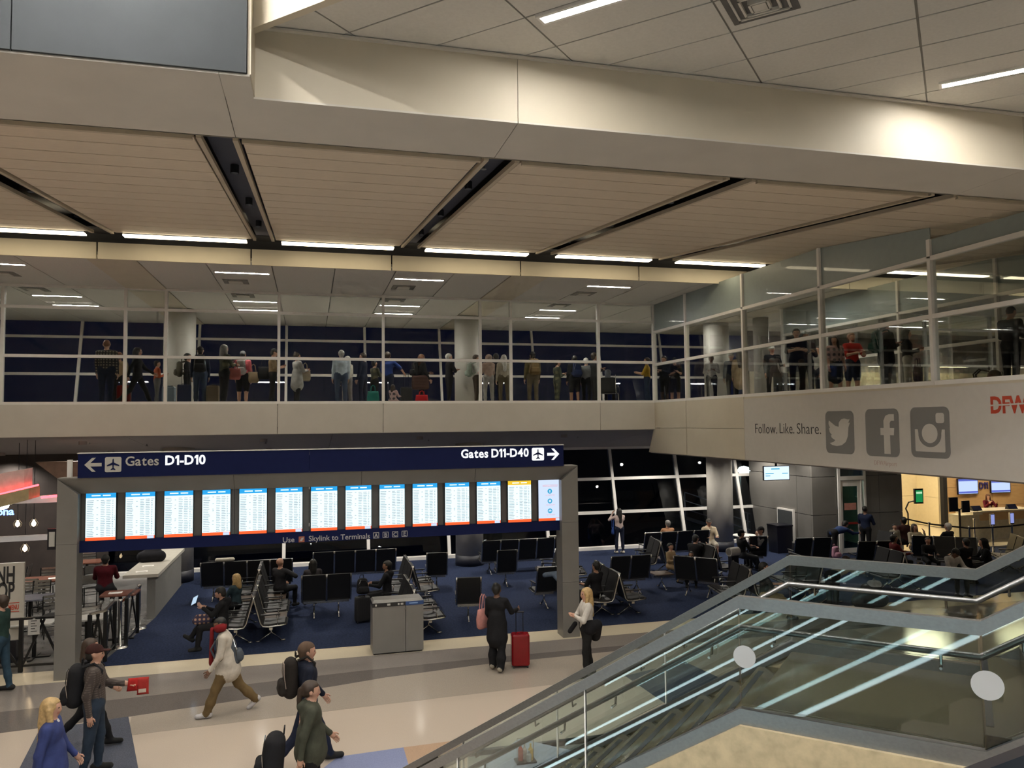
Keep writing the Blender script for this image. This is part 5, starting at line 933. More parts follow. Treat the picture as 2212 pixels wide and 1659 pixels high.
r = empty('restroom_sign', (*at_y(112, 1165, 16.75)[:2], 0), 0, 'small dark framed sign beside the portal post', 'sign'); c = at_y(112, 1165, 16.75); MB().box(-.08, .08, 0, .05, c[2]-.2, c[2]+.2).build('frame', M_bezel, r); MB().box(-.05, .05, -.004, 0, c[2]-.14, c[2]+.14).build('face', M_dimletter, r); MB().box(.06, -4.69-c[0], .01, .04, c[2]-.05, c[2]+.05).build('bracket', M_blk, r)
# lamps added to brighten the lower hall, hidden in deep housings
low_fill_lens = MB().lathe([(.0, .075), (.09, .075), (.09, .08), (0, .08)], n=16).mesh('lens', glow('fill_lower_lens', (1, .92, .8), 1.5)); low_fill_box = MB().tube([(0, 0, 0), (0, 0, .1)], .1, 20, cap=False).tube([(0, 0, 0), (0, 0, .1)], .095, 20, cap=False).mesh('housing', M_soffit)
for i, x in enumerate((-9, -6, -1.3, 3.2, 7.8, 12.6, 16.2)):
    for V in (23.3, 26.4):
        r = empty('ceiling_light', (x, V, lz(V)-.085), 0, f'{ORD[i]} added recessed lamp from the left in the dark soffit, {"front" if V < 25 else "rear"} row', 'light', 'added lamps of the dark soffit'); link('lens', low_fill_lens, r); link('housing', low_fill_box, r); fill_spot(r, 85, ang=140)
# tables seen below the stair
def condiments(p, label):
    r = empty('condiment_caddy', p, 0, label, 'caddy'); MB().box(-.12, .12, -.08, .08, 0, .02).build('tray', M_blk, r)
    for x, y, c_, hh in ((-.06, 0, (.35, .03, .02), .2), (.0, .03, (.4, .32, .3), .17), (.06, -.02, (.5, .3, .05), .19), (.03, -.05, (.3, .3, .3), .12)): MB().lathe([(.028, .02), (.03, .03), (.03, .02+hh*.65), (.012, .02+hh*.8), (.012, .02+hh), (0, .022+hh)], (x, y, 0), 10).build('bottle', cloth(c_), r)
    MB().tube([(-.1, 0, .02), (-.1, 0, .28), (.1, 0, .28), (.1, 0, .02)], .006, 5).build('handle', M_frame, r)
for x, y, nm, cn in ((1455, 1625, 'brown dining table under the stair glass', 'cluster of sauce bottles on the brown dining table'), (1135, 1645, 'bluish dining table at the foot of the stair', 'small caddy of bottles on the bluish table')):
    p = at_z(x, y, .75); cafe_table((p[0], p[1], 0), 45, nm, (1.1, .8), m=(mat('brown_wood_top', (.30, .15, .07), .35, var=.25, scale=4) if x > 1400 else mat('blue_grey_top', (.25, .28, .36), .3))); condiments((p[0], p[1], .751), cn)
q = at_z(1010, 1628, .5); q1 = at_z(1572, 1561, .5); r = empty('partition', (q[0], q[1], 0), 0, 'low pale partition with a dark top rail under the stair', 'partition'); d = q1-q; MB().bar((0, 0, .24), (d[0], d[1], .24), .05, .46).build('panel', mat('partition_pale', (.30, .31, .31), .5), r); MB().bar((0, 0, .5), (d[0], d[1], .5), .07, .06).build('top_rail', M_blk, r)
# ================================================================ people
UF = 5.335
def P(px, py, label, floor=0.0, H=1.72, **k):           # placed so that the crown of the head falls on the pixel
    sc = H/1.75; legs = k.get('legs', 'stand'); seat = k.get('seat', .46)
    top = (seat+.09+.80*sc) if legs in ('sit', 'sit_out', 'crossed', 'ankle') else ((.14+.80*sc) if legs == 'floor' else H)
    q = at_z(px, py, floor+top); return person(0, 0, label, floor=floor, loc=(q[0], q[1], floor+(.008 if floor == 0 else 0)), H=H, **k)
def up(px, py, label, H=1.72, V=None, U=None, **k):
    sc = H/1.75; top = (k.get('seat', .46)+.09+.80*sc) if k.get('legs') == 'sit' else ((.14+.80*sc) if k.get('legs') == 'floor' else H)
    q = at_z(px, py, UF+top)
    f = min(max(q[1], 22.75), 24.9)/q[1] if px < 1412 else min(max(q[0], 11.05), 14.3)/q[0]
    f = V/q[1] if V else (U/q[0] if U else f)
    return person(0, 0, label, floor=UF, loc=(q[0]*f, q[1]*f, UF), H=H, group='travellers queueing on the upper level', **k)
BLK, NVY, JEAN, GRY, TAN, WHT, OLV, KHA = (.011, .011, .013), (.012, .016, .034), (.035, .05, .085), (.12, .12, .12), (.27, .19, .11), (.50, .48, .45), (.055, .058, .042), (.13, .088, .040)
# ---- upper corridor, left to right
up(231, 732, 'broad man in a plaid shirt with his back turned', H=1.84, face=0, top='plaid', pants=NVY, bulk=1.22, hair='buzz', hc='ginger')
up(258, 760, 'person in a tan coat half hidden beside the plaid-shirted man', H=1.63, face=15, top=TAN, pants=BLK, hair='short', hc='ginger')
up(298, 744, 'long-haired woman in black striding right behind the orange-shirted child', H=1.70, face=-90, top=BLK, pants=BLK, legs='walk', arms='walk', hair='long', hc='black')
up(340, 779, 'child in an orange-red shirt and grey trousers', H=1.33, face=-70, top=(.36, .075, .03), pants=GRY, hair='short', hc='black', arms='phone', skin='tan')
o = up(406, 762, 'dark-clothed traveller wearing an olive backpack', H=1.66, face=-90, top=BLK, pants=BLK, hair='short', hc='black', arms='phone'); wear(o, 'olive backpack on the dark traveller before the column', col=(.085, .075, .055), sz=(.30, .2, .48))
o = up(433, 747, 'man in jeans with a large black backpack, back turned', H=1.77, face=5, top=NVY, pants=JEAN, hair='cap', hc=(.02, .02, .02), skin='tan'); wear(o, 'large black backpack on the man in jeans', sz=(.36, .22, .52))
GREYW = up(485, 742, 'woman with grey-brown hair carrying several bags', H=1.74, face=-50, top='camo', pants=BLK, hair='bob', hc='grey', arms='carry', bulk=1.05)
PINK = o = up(525, 757, 'woman in a pink top and black shorts with bare legs', H=1.68, face=-10, top=(.55, .12, .14), pants=BLK, bottom='short', hair='cap', hc=(.2, .2, .21), bulk=1.12); wear(o, 'pale grey backpack on the pink-topped woman', col=(.30, .27, .26))
TANM = up(589, 751, 'man in a tan T-shirt looking down, cap on', H=1.77, face=-80, top=TAN, pants=BLK, sleeve='short', hair='cap', hc=(.03, .03, .03), arms='phone', head=(18, 0))
SHAWL = up(642, 761, 'woman wrapped in a pale grey shawl', H=1.64, face=-60, top=(.30, .29, .28), pants=BLK, hair='bun', hc='brown', arms='carry', coat=.22, bulk=1.1)
up(737, 755, 'grey-haired man in a pale blue shirt, back turned', H=1.76, face=10, top=(.36, .41, .46), pants=JEAN, hair='short', hc='grey', bulk=1.18)
up(750, 771, 'woman in cream beside the pale blue shirt', H=1.64, face=40, top=(.45, .42, .36), pants=(.2, .18, .17), hair='bob', hc='white')
up(784, 761, 'person in dark navy before the window mullion', H=1.70, face=60, top=NVY, pants=NVY, hair='short', hc='brown')
up(809, 786, 'short traveller in camouflage reaching for the luggage', H=1.5, face=-60, top='camo', pants=BLK, hair='short', hc='black', skin='tan', arms='carry')
o = up(838, 759, 'youth in a blue T-shirt holding a trolley handle at his side', H=1.73, face=-25, top=(.02, .045, .19), pants=NVY, sleeve='short', hair='short', hc='brown', arms=((20, 10, 80, 30), (38, 38, 14, 0)), skin='fair')
hnd = HANDS[o.name][1]; suitcase((hnd[0]+.02, hnd[1]-.02, UF), 0, 'black suitcase held by the youth in blue', col=BLK, ext=.44, soft=True)
up(849, 822, 'small girl in a floral top sitting low by the glass', H=1.05, face=-40, top='floral', pants='floral', legs='floor', arms='lap', hair='bob', hc='brown')
o = up(911, 764, 'auburn-haired woman with a black backpack, looking right', H=1.70, face=-75, top=BLK, pants=BLK, hair='bob', hc='ginger', arms='hold'); wear(o, 'black backpack on the auburn-haired woman', sz=(.32, .2, .5))
jk = empty('puffer_jacket', local(o, .12, -.1, .62), 0, 'brown puffer jacket tied at the waist of the auburn-haired woman', 'jacket'); blob('quilting', [C((-.2, 0, z), (.2, .02, z), .085) for z in (.0, .1, .2, .3)], cloth((.06, .03, .025)), jk, .024)
up(970, 767, 'man in a black T-shirt with folded arms and white headphones', H=1.77, face=-80, top=BLK, pants=BLK, sleeve='short', hair='short', hc='white', arms='fold')
q = at_z(978, 863, UF+.02); tote((q[0], 23.0, UF), .2, 'bright red shopping bag standing on the floor', (.42, .012, .02), (.40, .2, .34), .14)
o = up(1029, 774, 'woman in a white top and brown trousers by the mullion', V=24.2, H=1.68, face=-85, top=WHT, pants=(.05, .035, .025), hair='short', hc='brown', arms='phone'); wear(o, 'pale green backpack on the woman in white', col=(.26, .31, .26))
up(1055, 789, 'person in a pink hoodie with the hood up', V=23.2, H=1.58, face=15, top=(.46, .33, .28), pants=(.33, .31, .30), hair='hood', hc='brown', arms='hold'); up(1071, 763, 'tall dark-clad man behind the two hooded women', V=24.9, H=1.80, face=0, top=BLK, pants=BLK, hair='short', hc='black')
up(1088, 772, 'long-haired blonde in a beige hoodie', V=23.9, H=1.66, face=5, top=(.36, .32, .25), pants=(.10, .08, .05), hair='long', hc='white')
o = up(1150, 760, 'tall man in olive wearing a tan backpack, black cap', H=1.88, face=0, top=(.09, .07, .03), pants=(.10, .08, .05), hair='cap', hc=(.012, .012, .012), bulk=1.12); wear(o, 'large tan backpack on the tall man in the black cap', col=(.13, .085, .035), sz=(.38, .22, .56))
up(1203, 786, 'person in camouflage hunched over a phone', H=1.60, face=-80, top='camo', pants='camo', hair='cap', hc=(.08, .08, .05), arms='phone', head=(15, 0))
o = up(1240, 767, 'bare-legged man in shorts wearing a navy backpack', H=1.76, face=5, top=BLK, pants=BLK, bottom='short', hair='short', hc='black', skin='tan'); wear(o, 'navy backpack on the bare-legged man', col=(.015, .022, .06), sz=(.34, .2, .52))
up(1266, 773, 'white-haired traveller beside the navy backpack', H=1.68, face=-40, top=GRY, pants=BLK, hair='short', hc='white'); up(1284, 760, 'tall traveller in black looking at a phone, upper corridor', H=1.83, face=-80, top=BLK, pants=BLK, hair='short', hc='brown', arms='phone')
up(1313, 799, 'seated traveller in a grey hooded jacket by the glass', H=1.62, face=-30, top=(.16, .18, .21), pants=BLK, legs='sit', seat=.42, hair='hood', hc='black', arms='lap'); q = at_y(1316, 850, 22.95)
wc = empty('wheelchair', (q[0], q[1], UF), math.radians(-30), 'wheelchair under the seated traveller in grey', 'wheelchair'); MB().box(-.24, .24, -.2, .25, .36, .40).build('seat', M_leather, wc); MB().box(-.24, .24, -.26, -.22, .40, .85).build('backrest', M_leather, wc)
for sx in (-1, 1): MB().tube([(sx*.29, .30*math.cos(a*math.pi/12)-.05, .31+.30*math.sin(a*math.pi/12)) for a in range(25)], .014, 6).build('wheel', M_bezel, wc); MB().tube([(sx*.25, .35, .1), (sx*.25, .30, .38), (sx*.25, -.24, .40), (sx*.25, -.3, .95)], .012, 6).build('side_frame', M_chrome, wc); MB().tube([(sx*.25-.01, .38, .07), (sx*.25+.01, .38, .07)], .07, 12).build('caster', M_bezel, wc)
up(1397, 774, 'traveller in a yellow T-shirt near the glass corner', H=1.72, face=60, top=(.42, .26, .03), pants=JEAN, sleeve='short', hair='short', hc='brown', arms='carry')
suitcase((at_z(405, 868, UF)[0]*0+at_y(398, 850, 23.0)[0], 23.0, UF), .1, 'upright dark blue suitcase before the olive backpack', col=(.01, .015, .05), ext=.42); suitcase((at_y(460, 850, 23.6)[0], 23.6, UF), 0, 'brown hard suitcase beside the man in jeans', col=(.13, .10, .07), ext=0.02); suitcase((at_y(268, 850, 23.6)[0], 23.6, UF), 0, 'dark red suitcase behind the glass mullion', col=(.14, .012, .01), ext=.02); suitcase((at_y(365, 850, 24.2)[0], 24.2, UF), 0, 'pale blue suitcase before the column', col=(.2, .25, .3), ext=.02)
tote((at_y(806, 850, 22.7)[0], 22.7, UF), .3, 'teal shopping bag with a dark strap by the glass', (.015, .16, .14), (.36, .22, .44), .2); tote((*local(PINK, .30, .02, 0)[:2], UF+.72), .2, 'beige shoulder bag of the pink-topped woman', (.26, .19, .12)); tote((*local(SHAWL, -.02, .28, 0)[:2], UF+.78), .3, 'beige handbag of the shawled woman', (.30, .25, .18)); tote((*local(GREYW, .16, .22, 0)[:2], UF+.74), .2, 'red and white tote of the grey-haired woman', (.34, .10, .09))
tote((*local(TANM, -.05, -.24, 0)[:2], UF+.82), 0, 'black shoulder bag of the man in tan', BLK, (.36, .2, .4))
# ---- bridge
up(1434, 768, 'dark-clad traveller at the inner corner of the bridge', H=1.70, face=120, top=BLK, pants=BLK, hair='short', hc='black', arms='phone', bulk=1.1); up(1457, 771, 'bare-legged traveller in black shorts at the bridge corner', H=1.70, face=160, top=BLK, pants=BLK, bottom='short', sleeve='short', hair='cap', hc=(.02, .02, .02), arms='phone')
up(1536, 767, 'woman in a white shirt with a lanyard on the bridge', H=1.68, face=150, top=(.38, .37, .36), pants=BLK, hair='pony', hc='black', arms='carry', skin='brown'); up(1579, 761, 'dark-clad man in a pale cap on the bridge', H=1.74, face=140, top=NVY, pants=(.05, .05, .05), hair='cap', hc=(.4, .36, .3))
up(1597, 757, 'woman in a tan trench coat on the bridge', H=1.72, face=-30, top=(.36, .27, .17), pants=BLK, coat=.25, hair='long', hc='brown'); up(1667, 745, 'man in black with a white cap behind a trolley case', H=1.76, face=160, top=BLK, pants=BLK, hair='cap', hc=(.5, .5, .48), arms='push')
up(1721, 746, 'woman in black with bare forearms on the bridge', U=11.5, H=1.72, face=150, top=BLK, pants=BLK, sleeve='short', hair='short', hc='black', arms='fold', bulk=1.1); up(1740, 735, 'taller companion in black behind the bare-armed woman', U=12.6, H=1.80, face=170, top=(.03, .02, .022), pants=BLK, hair='bun', hc='black', skin='tan', arms='phone')
up(1768, 760, 'grey-shirted traveller mostly hidden by the bridge mullion', H=1.62, face=90, top=(.22, .21, .19), pants=BLK, sleeve='short', hair='short', hc='black'); up(1802, 724, 'woman with a red headband and floral top', H=1.66, face=170, top='floral', pants=BLK, bottom='skirt', sleeve='short', hair='bob', hc='black', head=(0, -40))
up(1839, 717, 'bearded man in a red polo shirt and dark shorts', H=1.80, beard=True, face=175, top=(.34, .02, .018), pants=NVY, bottom='short', sleeve='short', hair='short', hc='ginger', arms='carry', bulk=1.15)
o = up(1911, 690, 'tall man in a dark jacket and jeans, side view on the bridge', H=1.86, face=-95, top=BLK, pants=(.07, .08, .10), hair='short', hc='black', arms='phone', coat=.1); wear(o, 'green backpack on the tall man in jeans', col=(.012, .06, .05), sz=(.34, .24, .56))
o = up(1958, 713, 'long-haired woman in a black jacket and white trousers', H=1.70, face=-130, top=BLK, pants=(.42, .40, .36), hair='long', hc='black', arms='phone', bulk=1.12); tote((*local(o, -.05, .22, .42)[:2], UF+.38), .4, 'dark purple shopping bag beside the white trousers', (.05, .035, .06), (.36, .12, .42), .2)
o = up(2180, 671, 'man in black reading his phone at the bridge edge', H=1.86, face=-80, top=BLK, pants=BLK, hair='buzz', hc='black', arms='phone', head=(20, 0), skin='tan'); q = local(o, 0, -.55, 0); backpack((q[0], q[1], UF), .6, 'dark hiking backpack lying behind the man in black', col=(.03, .025, .022), sz=(.40, .34, .48)); suitcase((11.1, at_x(1686, 800, 11.1)[1], UF), .4, 'black trolley case on the bridge', col=BLK, ext=.40, soft=True)
# ---- concourse walkers
person(-2, 1497, 'man in a dark green sweater and jeans at the left frame edge', H=1.78, face=80, top=(.022, .045, .038), pants=(.03, .06, .09), hair='short', hc='brown', legs='relax', arms='down')
P(112, 1494, 'blonde woman in a blue cardigan walking right', H=1.66, face=-88, top=(.036, .05, .155), pants=JEAN, legs='walk', arms=((14, 8, 22, 0), (-14, 9, 14, 0)), hair='long', hc='blonde', accent=(.5, .5, .52), coat=.06, bulk=1.2)
o = P(206, 1388, 'man in a brown knit sweater and dark cap walking right', H=1.80, face=-82, top='knit', pants=(.025, .038, .06), legs='relax', arms=((22, 10, 62, 22), (-14, 10, 22, 0)), hair='cap', hc=(.035, .012, .01), skin='fair', bulk=1.24); wear(o, 'bulky black backpack on the man in the knit sweater', sz=(.40, .27, .58), z=.93)
hd = HANDS[o.name][0]; sb = empty('snack_bag', (hd[0]+.02, hd[1], hd[2]-.12), 0, 'red snack bags held by the man in the knit sweater', 'snack bag'); pillow_bag(sb, -.02, .02, cloth((.40, .02, .018)), .15, .07, .18, 1); pillow_bag(sb, .12, -.04, cloth((.34, .03, .025)), .16, .08, .24)
MB().box(.07, .17, -.046, -.04, .0, .05).build('label_patch', cloth((.5, .42, .34)), sb)
q = at_z(228, 1612); person(0, 0, 'dark-trousered walker mostly hidden behind the knit sweater', H=1.66, loc=(q[0]-.25, q[1]+.1, .008), face=-85, top=(.03, .03, .035), pants=BLK, shoe=(.015, .015, .015), legs='walk2', arms='walk2', hair='bob', hc='brown')
o = person(492, 1542, 'walker in an off-white and grey coat with a red scarf', H=1.70, face=92, top=(.46, .42, .36), pants=KHA, shoe=(.45, .44, .45), legs='walk', arms=((10, 8, 25, 0), (-12, 9, 20, 0)), lean=9, head=(14, 0), hair='buzz', hc='black', skin='brown', coat=.10, bulk=1.26, legw=1.3)
sf = empty('scarf', o.location, o.rotation_euler[2], 'long red scarf worn over the off-white coat', 'scarf'); blob('wrap', [C((-.07, .16, 1.43), (.07, .16, 1.43), .065), C((-.06, .10, 1.44), (.06, .10, 1.44), .075), C((.03, .26, 1.38), (.05, .27, .86), .06, .07, 0, (0, 1, 0), 1.8)], cloth((.17, .012, .014)), sf, .015); blob('vest_panel', [C((-.13, .10, 1.22), (-.13, .08, .98), .09, .10, 0, (1, 0, 0), 1.7)], cloth((.09, .085, .085)), sf, .018)
backpack(local(o, 0, -.13, .80), o.rotation_euler[2], 'slate sling bag hanging on the back of the scarf wearer', col=(.06, .07, .085), sz=(.30, .20, .50), tilt=-16)
o = P(664, 1373, 'grey-haired man in a navy hoodie walking right', H=1.82, face=-82, top=(.012, .015, .028), pants=NVY, legs='walk', arms=((18, 7, 20, 0), (-16, 9, 12, 0)), hair='short', hc=(.10, .065, .045), skin='fair', bulk=1.22, hood=True); wear(o, 'black and brown backpack on the grey-haired man', col=(.02, .016, .014), sz=(.34, .25, .56), z=.95, trim=(.3, .24, .2))
o = P(672, 1468, 'woman in an olive hoodie pulling luggage, hair tied back', H=1.68, face=-86, top=OLV, pants=BLK, legs='relax', arms=((16, 8, 30, 0), (-22, 10, 14, 0)), hair='pony', hc='brown', hood=True, coat=.06, bulk=1.25)
hd = HANDS[o.name][1]; sc_ = suitcase((hd[0]-.30, hd[1]-.05, .006), math.radians(-90), 'cream suitcase pulled by the woman in the olive hoodie', col=(.45, .40, .30), sz=(.38, .24, .52), ext=.32); backpack((hd[0]-.33, hd[1]-.02, .64), math.radians(-90), 'large black backpack riding on the cream suitcase', sz=(.42, .32, .58), straps=False, tilt=-6)
p = at_z(590, 1700, .45); o2 = blob('duffel_bag', [C((-.25, 0, .2), (.25, 0, .2), .19)], cloth((.03, .028, .04))); o2.location = (hd[0]-.72, hd[1]-.35, .006); tag(o2, 'dark duffel bag low behind the pulled luggage', 'bag'); MB().tube([(-.15, 0, .38), (-.1, 0, .46), (.1, 0, .46), (.15, 0, .38)], .012, 6).build('handle', cloth(BLK), o2)
o = P(1073, 1259, 'woman dressed all in black beside the red suitcase', H=1.68, face=-35, top=BLK, pants=BLK, shoe=(.30, .27, .22), coat=.26, legw=1.6, hair='bun', hc='black', skin='brown', arms=((10, 8, 20, 0), (28, 16, 60, 0)), bulk=1.12, legs='relax')
q = at_z(1124, 1441); suitcase((q[0], q[1], .003), math.radians(-8), 'glossy red hard-shell suitcase on the terrazzo', col=(.20, .004, .008), sz=(.36, .24, .60), ext=.40, gloss=.18); tote((*local(o, -.30, .02, .62)[:2], .78), .6, 'pink and red patterned bag on the black-clad shoulder', (.48, .22, .20), (.34, .12, .40), .3)
o = P(1266, 1268, 'blonde woman in a white blouse with folded arms', H=1.68, face=85, top=(.52, .49, .45), pants=(.014, .014, .014), hair='long', hc='blonde', arms='fold', legs='relax', bulk=1.18); w_ = empty('black_jacket', local(o, 0, 0, 0), o.rotation_euler[2], 'black jacket tied around the waist of the blonde woman', 'jacket'); blob('wrap', [C((-.12, -.02, .95), (.12, -.02, .95), .15, None, 0, (0, 1, 0), 1.1), C((-.16, -.16, 1.0), (.12, -.20, .72), .10), C((.08, .2, .98), (.1, .3, .84), .045)], cloth(BLK), w_, .018)
# ---- seated and standing in the lower hall
o = P(482, 1268, 'man in black with a tablet on the double-sided bank', beard=True, face=88, H=1.74, top=BLK, pants=BLK, legs='crossed', arms='tablet', hair='short', hc='black', skin='fair', head=(22, 0), hood=True)
hd = HANDS[o.name][0]; tb = empty('tablet', (hd[0]-.12, hd[1], hd[2]+.10), math.radians(75), 'glowing tablet in the hands of the seated man in black', 'tablet'); MB().hexa([(-.13, -.01, -.09), (.13, -.01, -.09), (.13, 0, -.09), (-.13, 0, -.09), (-.13, -.06, .09), (.13, -.06, .09), (.13, -.05, .09), (-.13, -.05, .09)]).build('case', M_bezel, tb); MB().hexa([(-.12, -.013, -.08), (.12, -.013, -.08), (.12, -.011, -.08), (-.12, -.011, -.08), (-.12, -.063, .08), (.12, -.063, .08), (.12, -.061, .08), (-.12, -.061, .08)]).build('display', glow('tablet_display', (.6, .8, 1), GL*.9), tb)
pb = blob('patterned_bag', [C((-.12, 0, .09), (.12, 0, .09), .085), C((-.08, 0, .15), (.08, 0, .15), .07)], MATS['pattern_bag']); hd = local(o, .05, .42, .56); pb.location = (hd[0], hd[1], hd[2]); pb.name = 'handbag'; tag(pb, 'patterned bag on the knees of the tablet man', 'bag')
P(510, 1240, 'blonde traveller seated with back turned behind the tablet man', face=60, H=1.6, top=(.03, .05, .06), pants=BLK, legs='sit', arms='lap', hair='bob', hc='blonde'); o = P(606, 1205, 'bald man seated with a hand on his head', face=-35, H=1.76, top=(.022, .022, .026), pants=BLK, sleeve='short', legs='sit', arms='head', mirror=True, hair='none', bulk=1.1, head=(-8, 0)); q = local(o, .62, .1, .46); backpack((o.location[0]+.75, o.location[1]-.35, .47), 2.9, 'dark backpack on the seat beside the bald man', col=(.014, .015, .022), straps=False)
P(676, 1208, 'dark-haired woman seated beyond the two rear seats', face=10, H=1.66, top=(.05, .045, .05), pants=BLK, legs='sit', arms='lap', hair='long', hc='black'); o = P(836, 1212, 'bearded man in a black jacket seated facing left', beard=True, face=75, H=1.78, top=BLK, pants=BLK, legs='sit', arms='lap', hair='short', hc='black', skin='tan', hood=True)
bd = C
suitcase((*at_z(783, 1345)[:2], .007), .2, 'black suitcase standing at the knees of the bearded man', col=BLK, ext=.02, soft=True); backpack((*at_z(783, 1345)[:2], .68), .2, 'small black bag stacked on the black suitcase', sz=(.3, .22, .40), straps=False); suitcase((*at_z(458, 1258)[:2], .007), .1, 'black suitcase at the left end of the window seats', col=BLK, ext=.02, soft=True)
P(1287, 1214, 'woman with a dark bun seated with her back turned, arm raised', face=25, H=1.68, top=BLK, pants=BLK, sleeve='short', legs='sit', arms='face', mirror=True, hair='bun', hc='black', skin='tan'); P(1337, 1097, 'long-haired woman in pale pink photographing the window', face=5, H=1.66, top=(.46, .36, .33), pants=NVY, shoe=(.45, .42, .36), hair='long', hc='black', arms='camera', skin='tan')
PW = [o for o in bpy.data.objects if o.get('label', '').startswith('long-haired woman in pale pink')][0]; q = local(PW, -.27, -.02, 0); tote((q[0], q[1], .72), 1.3, 'blue handbag of the woman photographing the window', (.02, .05, .20), (.22, .1, .26), .3)
P(1442, 1124, 'grey-haired traveller behind the far window row, only the head showing', face=0, H=1.72, top=(.42, .22, .12), pants=BLK, legs='sit', seat=.52, hair='short', hc='grey', arms='lap'); P(1531, 1121, 'man in a cream hoodie and shorts seated high', face=165, H=1.80, top=(.44, .36, .26), pants=(.40, .36, .30), bottom='short', legs='sit', seat=.47, hair='cap', hc=(.06, .055, .05), arms='lap', hood=True, bulk=1.15)
P(1495, 1155, 'man in black with a dark cap bent over a phone', face=-60, H=1.80, top=BLK, pants=JEAN, legs='sit', hair='cap', hc=(.05, .052, .055), arms='elbows', lean=18, bulk=1.15); P(1448, 1174, 'young traveller in tan seated low beside the black-capped man', face=-150, H=1.45, top=(.33, .24, .14), pants=TAN, legs='sit', hair='short', hc='black', arms='phone'); P(1493, 1192, 'child with dark hair in front of the black-capped man', face=150, H=1.25, top=(.30, .18, .12), pants=BLK, legs='sit', hair='short', hc='black', arms='lap', skin='tan')
P(1601, 1144, 'dark-clad traveller at the round table, facing right', face=-90, H=1.76, top=BLK, pants=(.03, .032, .036), legs='sit_out', hair='cap', hc=BLK, arms='lap'); P(1643, 1138, 'man in a pale shirt and black cap leaning on his hand', face=85, H=1.74, top=(.24, .23, .24), pants=BLK, legs='sit', hair='cap', hc=BLK, arms='face')
q = at_z(1800, 1212); person(0, 0, 'man in blue doubled over toward his bags', H=1.78, loc=(q[0], q[1], .008), face=-80, top=(.018, .035, .10), pants=BLK, lean=78, head=(-10, 0), hair='short', hc='black', arms='reach'); backpack((*at_z(1806, 1215)[:2], .15), .3, 'pink rounded backpack in front of the man in blue', col=(.38, .20, .27), sz=(.34, .2, .4), straps=False)
person(1868, 1087, 'standing man in navy by the gate door', depth=23.2, face=-60, H=1.78, top=(.012, .018, .045), pants=BLK, hair='buzz', hc='black', skin='brown', arms='carry', bulk=1.1); P(1932, 1133, 'small child with dark hair beside the gate wall corner', face=170, H=1.25, top=(.3, .27, .22), pants=BLK, hair='short', hc='black')
P(1951, 1117, 'traveller in a dark maroon jacket with back turned', face=0, H=1.80, top=(.05, .02, .02), pants=BLK, legs='sit', seat=.55, hair='short', hc='black', skin='brown', bulk=1.15); P(1975, 1132, 'woman in cream fleece with long dark hair, hand at her chin', face=170, H=1.70, top=(.42, .36, .27), pants=TAN, legs='sit', hair='long', hc='brown', arms='face', bulk=1.1)
P(2047, 1130, 'white-haired traveller in black with back turned', face=10, H=1.76, top=BLK, pants=BLK, legs='sit', seat=.5, hair='short', hc='white', arms='lap', bulk=1.15); P(1931, 1155, 'traveller in a red and black jacket over white', face=-100, H=1.70, top=(.10, .01, .01), accent=(.5, .46, .42), pants=BLK, legs='sit', hair='short', hc='black', arms='lap', skin='tan')
P(2004, 1161, 'masked child in a dark vest among the gate crowd', face=160, H=1.45, top=BLK, pants=BLK, legs='sit', hair='short', hc='brown', arms='lap'); P(2050, 1177, 'man in a white sweater with his head bowed', face=175, H=1.74, top=(.48, .46, .44), pants=BLK, legs='sit', hair='short', hc='black', arms='lap', head=(40, 0), lean=14, skin='brown')
P(2086, 1163, 'dark-haired traveller in black right of the white sweater', face=0, H=1.70, top=BLK, pants=BLK, legs='sit', hair='short', hc='black', arms='lap'); P(2136, 1163, 'traveller in a black hood leaning left at the gate', face=60, H=1.72, top=BLK, pants=BLK, legs='sit', lean=15, hair='hood', hc='black', arms='lap')
P(2134, 1067, 'gate agent in a maroon uniform and white mask behind the counter', face=165, H=1.62, top=(.10, .008, .018), accent=(.5, .48, .46), pants=BLK, hair='bob', hc='red', arms='elbows')
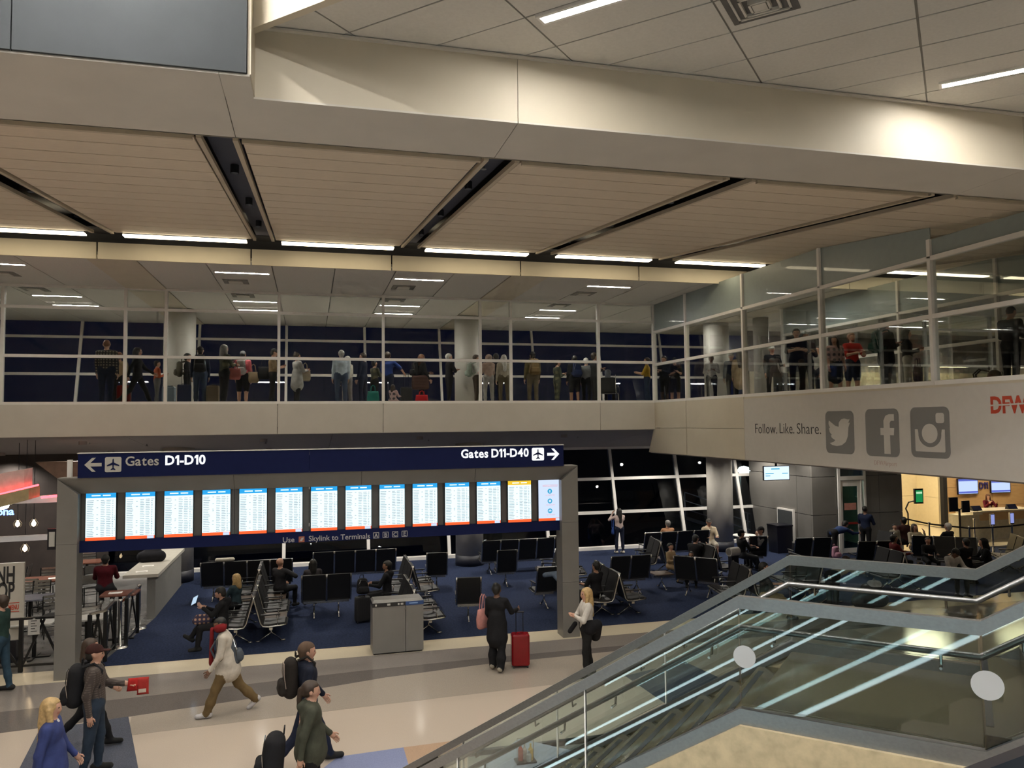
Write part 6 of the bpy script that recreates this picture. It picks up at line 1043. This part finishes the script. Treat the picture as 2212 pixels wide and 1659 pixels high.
q = at_z(1800, 1330); person(0, 0, 'man in a white T-shirt bending over his luggage', H=1.80, loc=(q[0], q[1], .008), face=-70, top=(.40, .38, .33), pants=BLK, sleeve='short', lean=72, head=(-5, 0), hair='short', hc='brown', arms='reach'); q = at_z(1880, 1315); lu = blob('luggage_pile', [C((-.3, 0, .22), (.3, 0, .22), .2), C((-.1, 0, .5), (.2, 0, .52), .14)], cloth((.05, .05, .055))); lu.location = (q[0], q[1], .006); lu.name = 'travel_bag'; tag(lu, 'stuffed grey travel bag before the bending man', 'bag'); blob('white_cloth', [C((.0, -.05, .62), (.2, -.05, .60), .10)], cloth((.45, .45, .46)), lu, .02)
P(1650, 1215, 'reclining traveller in khaki trousers behind the sloping rail', face=-110, H=1.74, top=BLK, pants=(.20, .15, .08), legs='sit_out', sleeve='short', hair='short', hc='black', arms='lap')
P(228, 1198, 'person in a dark red jacket on a bar stool, back turned', face=5, H=1.76, seat=.78, top=(.085, .008, .014), pants=(.03, .03, .035), shoe=(.45, .45, .43), legs='ankle', hair='short', hc='black', bulk=1.15, arms='lap')
# ---- escalator beside the stair (stands just below the view; its lit skirting shows in the stair glass)
for j, (t0, t1) in enumerate(((-.55, .55), (1.75, 2.85))):
    es = empty('escalator', (0, 0, 0), 0, ('nearer' if j else 'second')+' escalator with lit skirting beside the stair', 'escalator'); ze = lambda s: 3.2+s*MS-(.35 if j else 0)
    for k in range(26):
        s0 = -5.0+k*.40; z = ze(s0)
        if z < .1 or z > 5.4: continue
        sbox(s0, s0+.41, t0+.1, t1-.1, z-.26, z).build('step', M_greymetal, es)
    for t in (t0, t1):
        a, b = max(-5.0, -4.3), 3.4; q = lambda h0, h1, w: [st(a, t-w, ze(a)+h0), st(b, t-w, ze(b)+h0), st(b, t+w, ze(b)+h0), st(a, t+w, ze(a)+h0), st(a, t-w, ze(a)+h1), st(b, t-w, ze(b)+h1), st(b, t+w, ze(b)+h1), st(a, t+w, ze(a)+h1)]
        MB().hexa(q(-.3, .12, .06)).build('skirt', M_steel, es); MB().hexa(q(.12, .80, .006)).build('glass_side', M_glass2, es); MB().hexa(q(.80, .86, .04)).build('handrail', M_bezel, es); MB().hexa(q(.125, .15, .05)).build('skirt_light', glow('skirt_led', (.75, .95, 1), 1.5), es); MB().hexa(q(.765, .785, .035)).build('rail_light', MATS['skirt_led'], es)
print('people', NP[0])
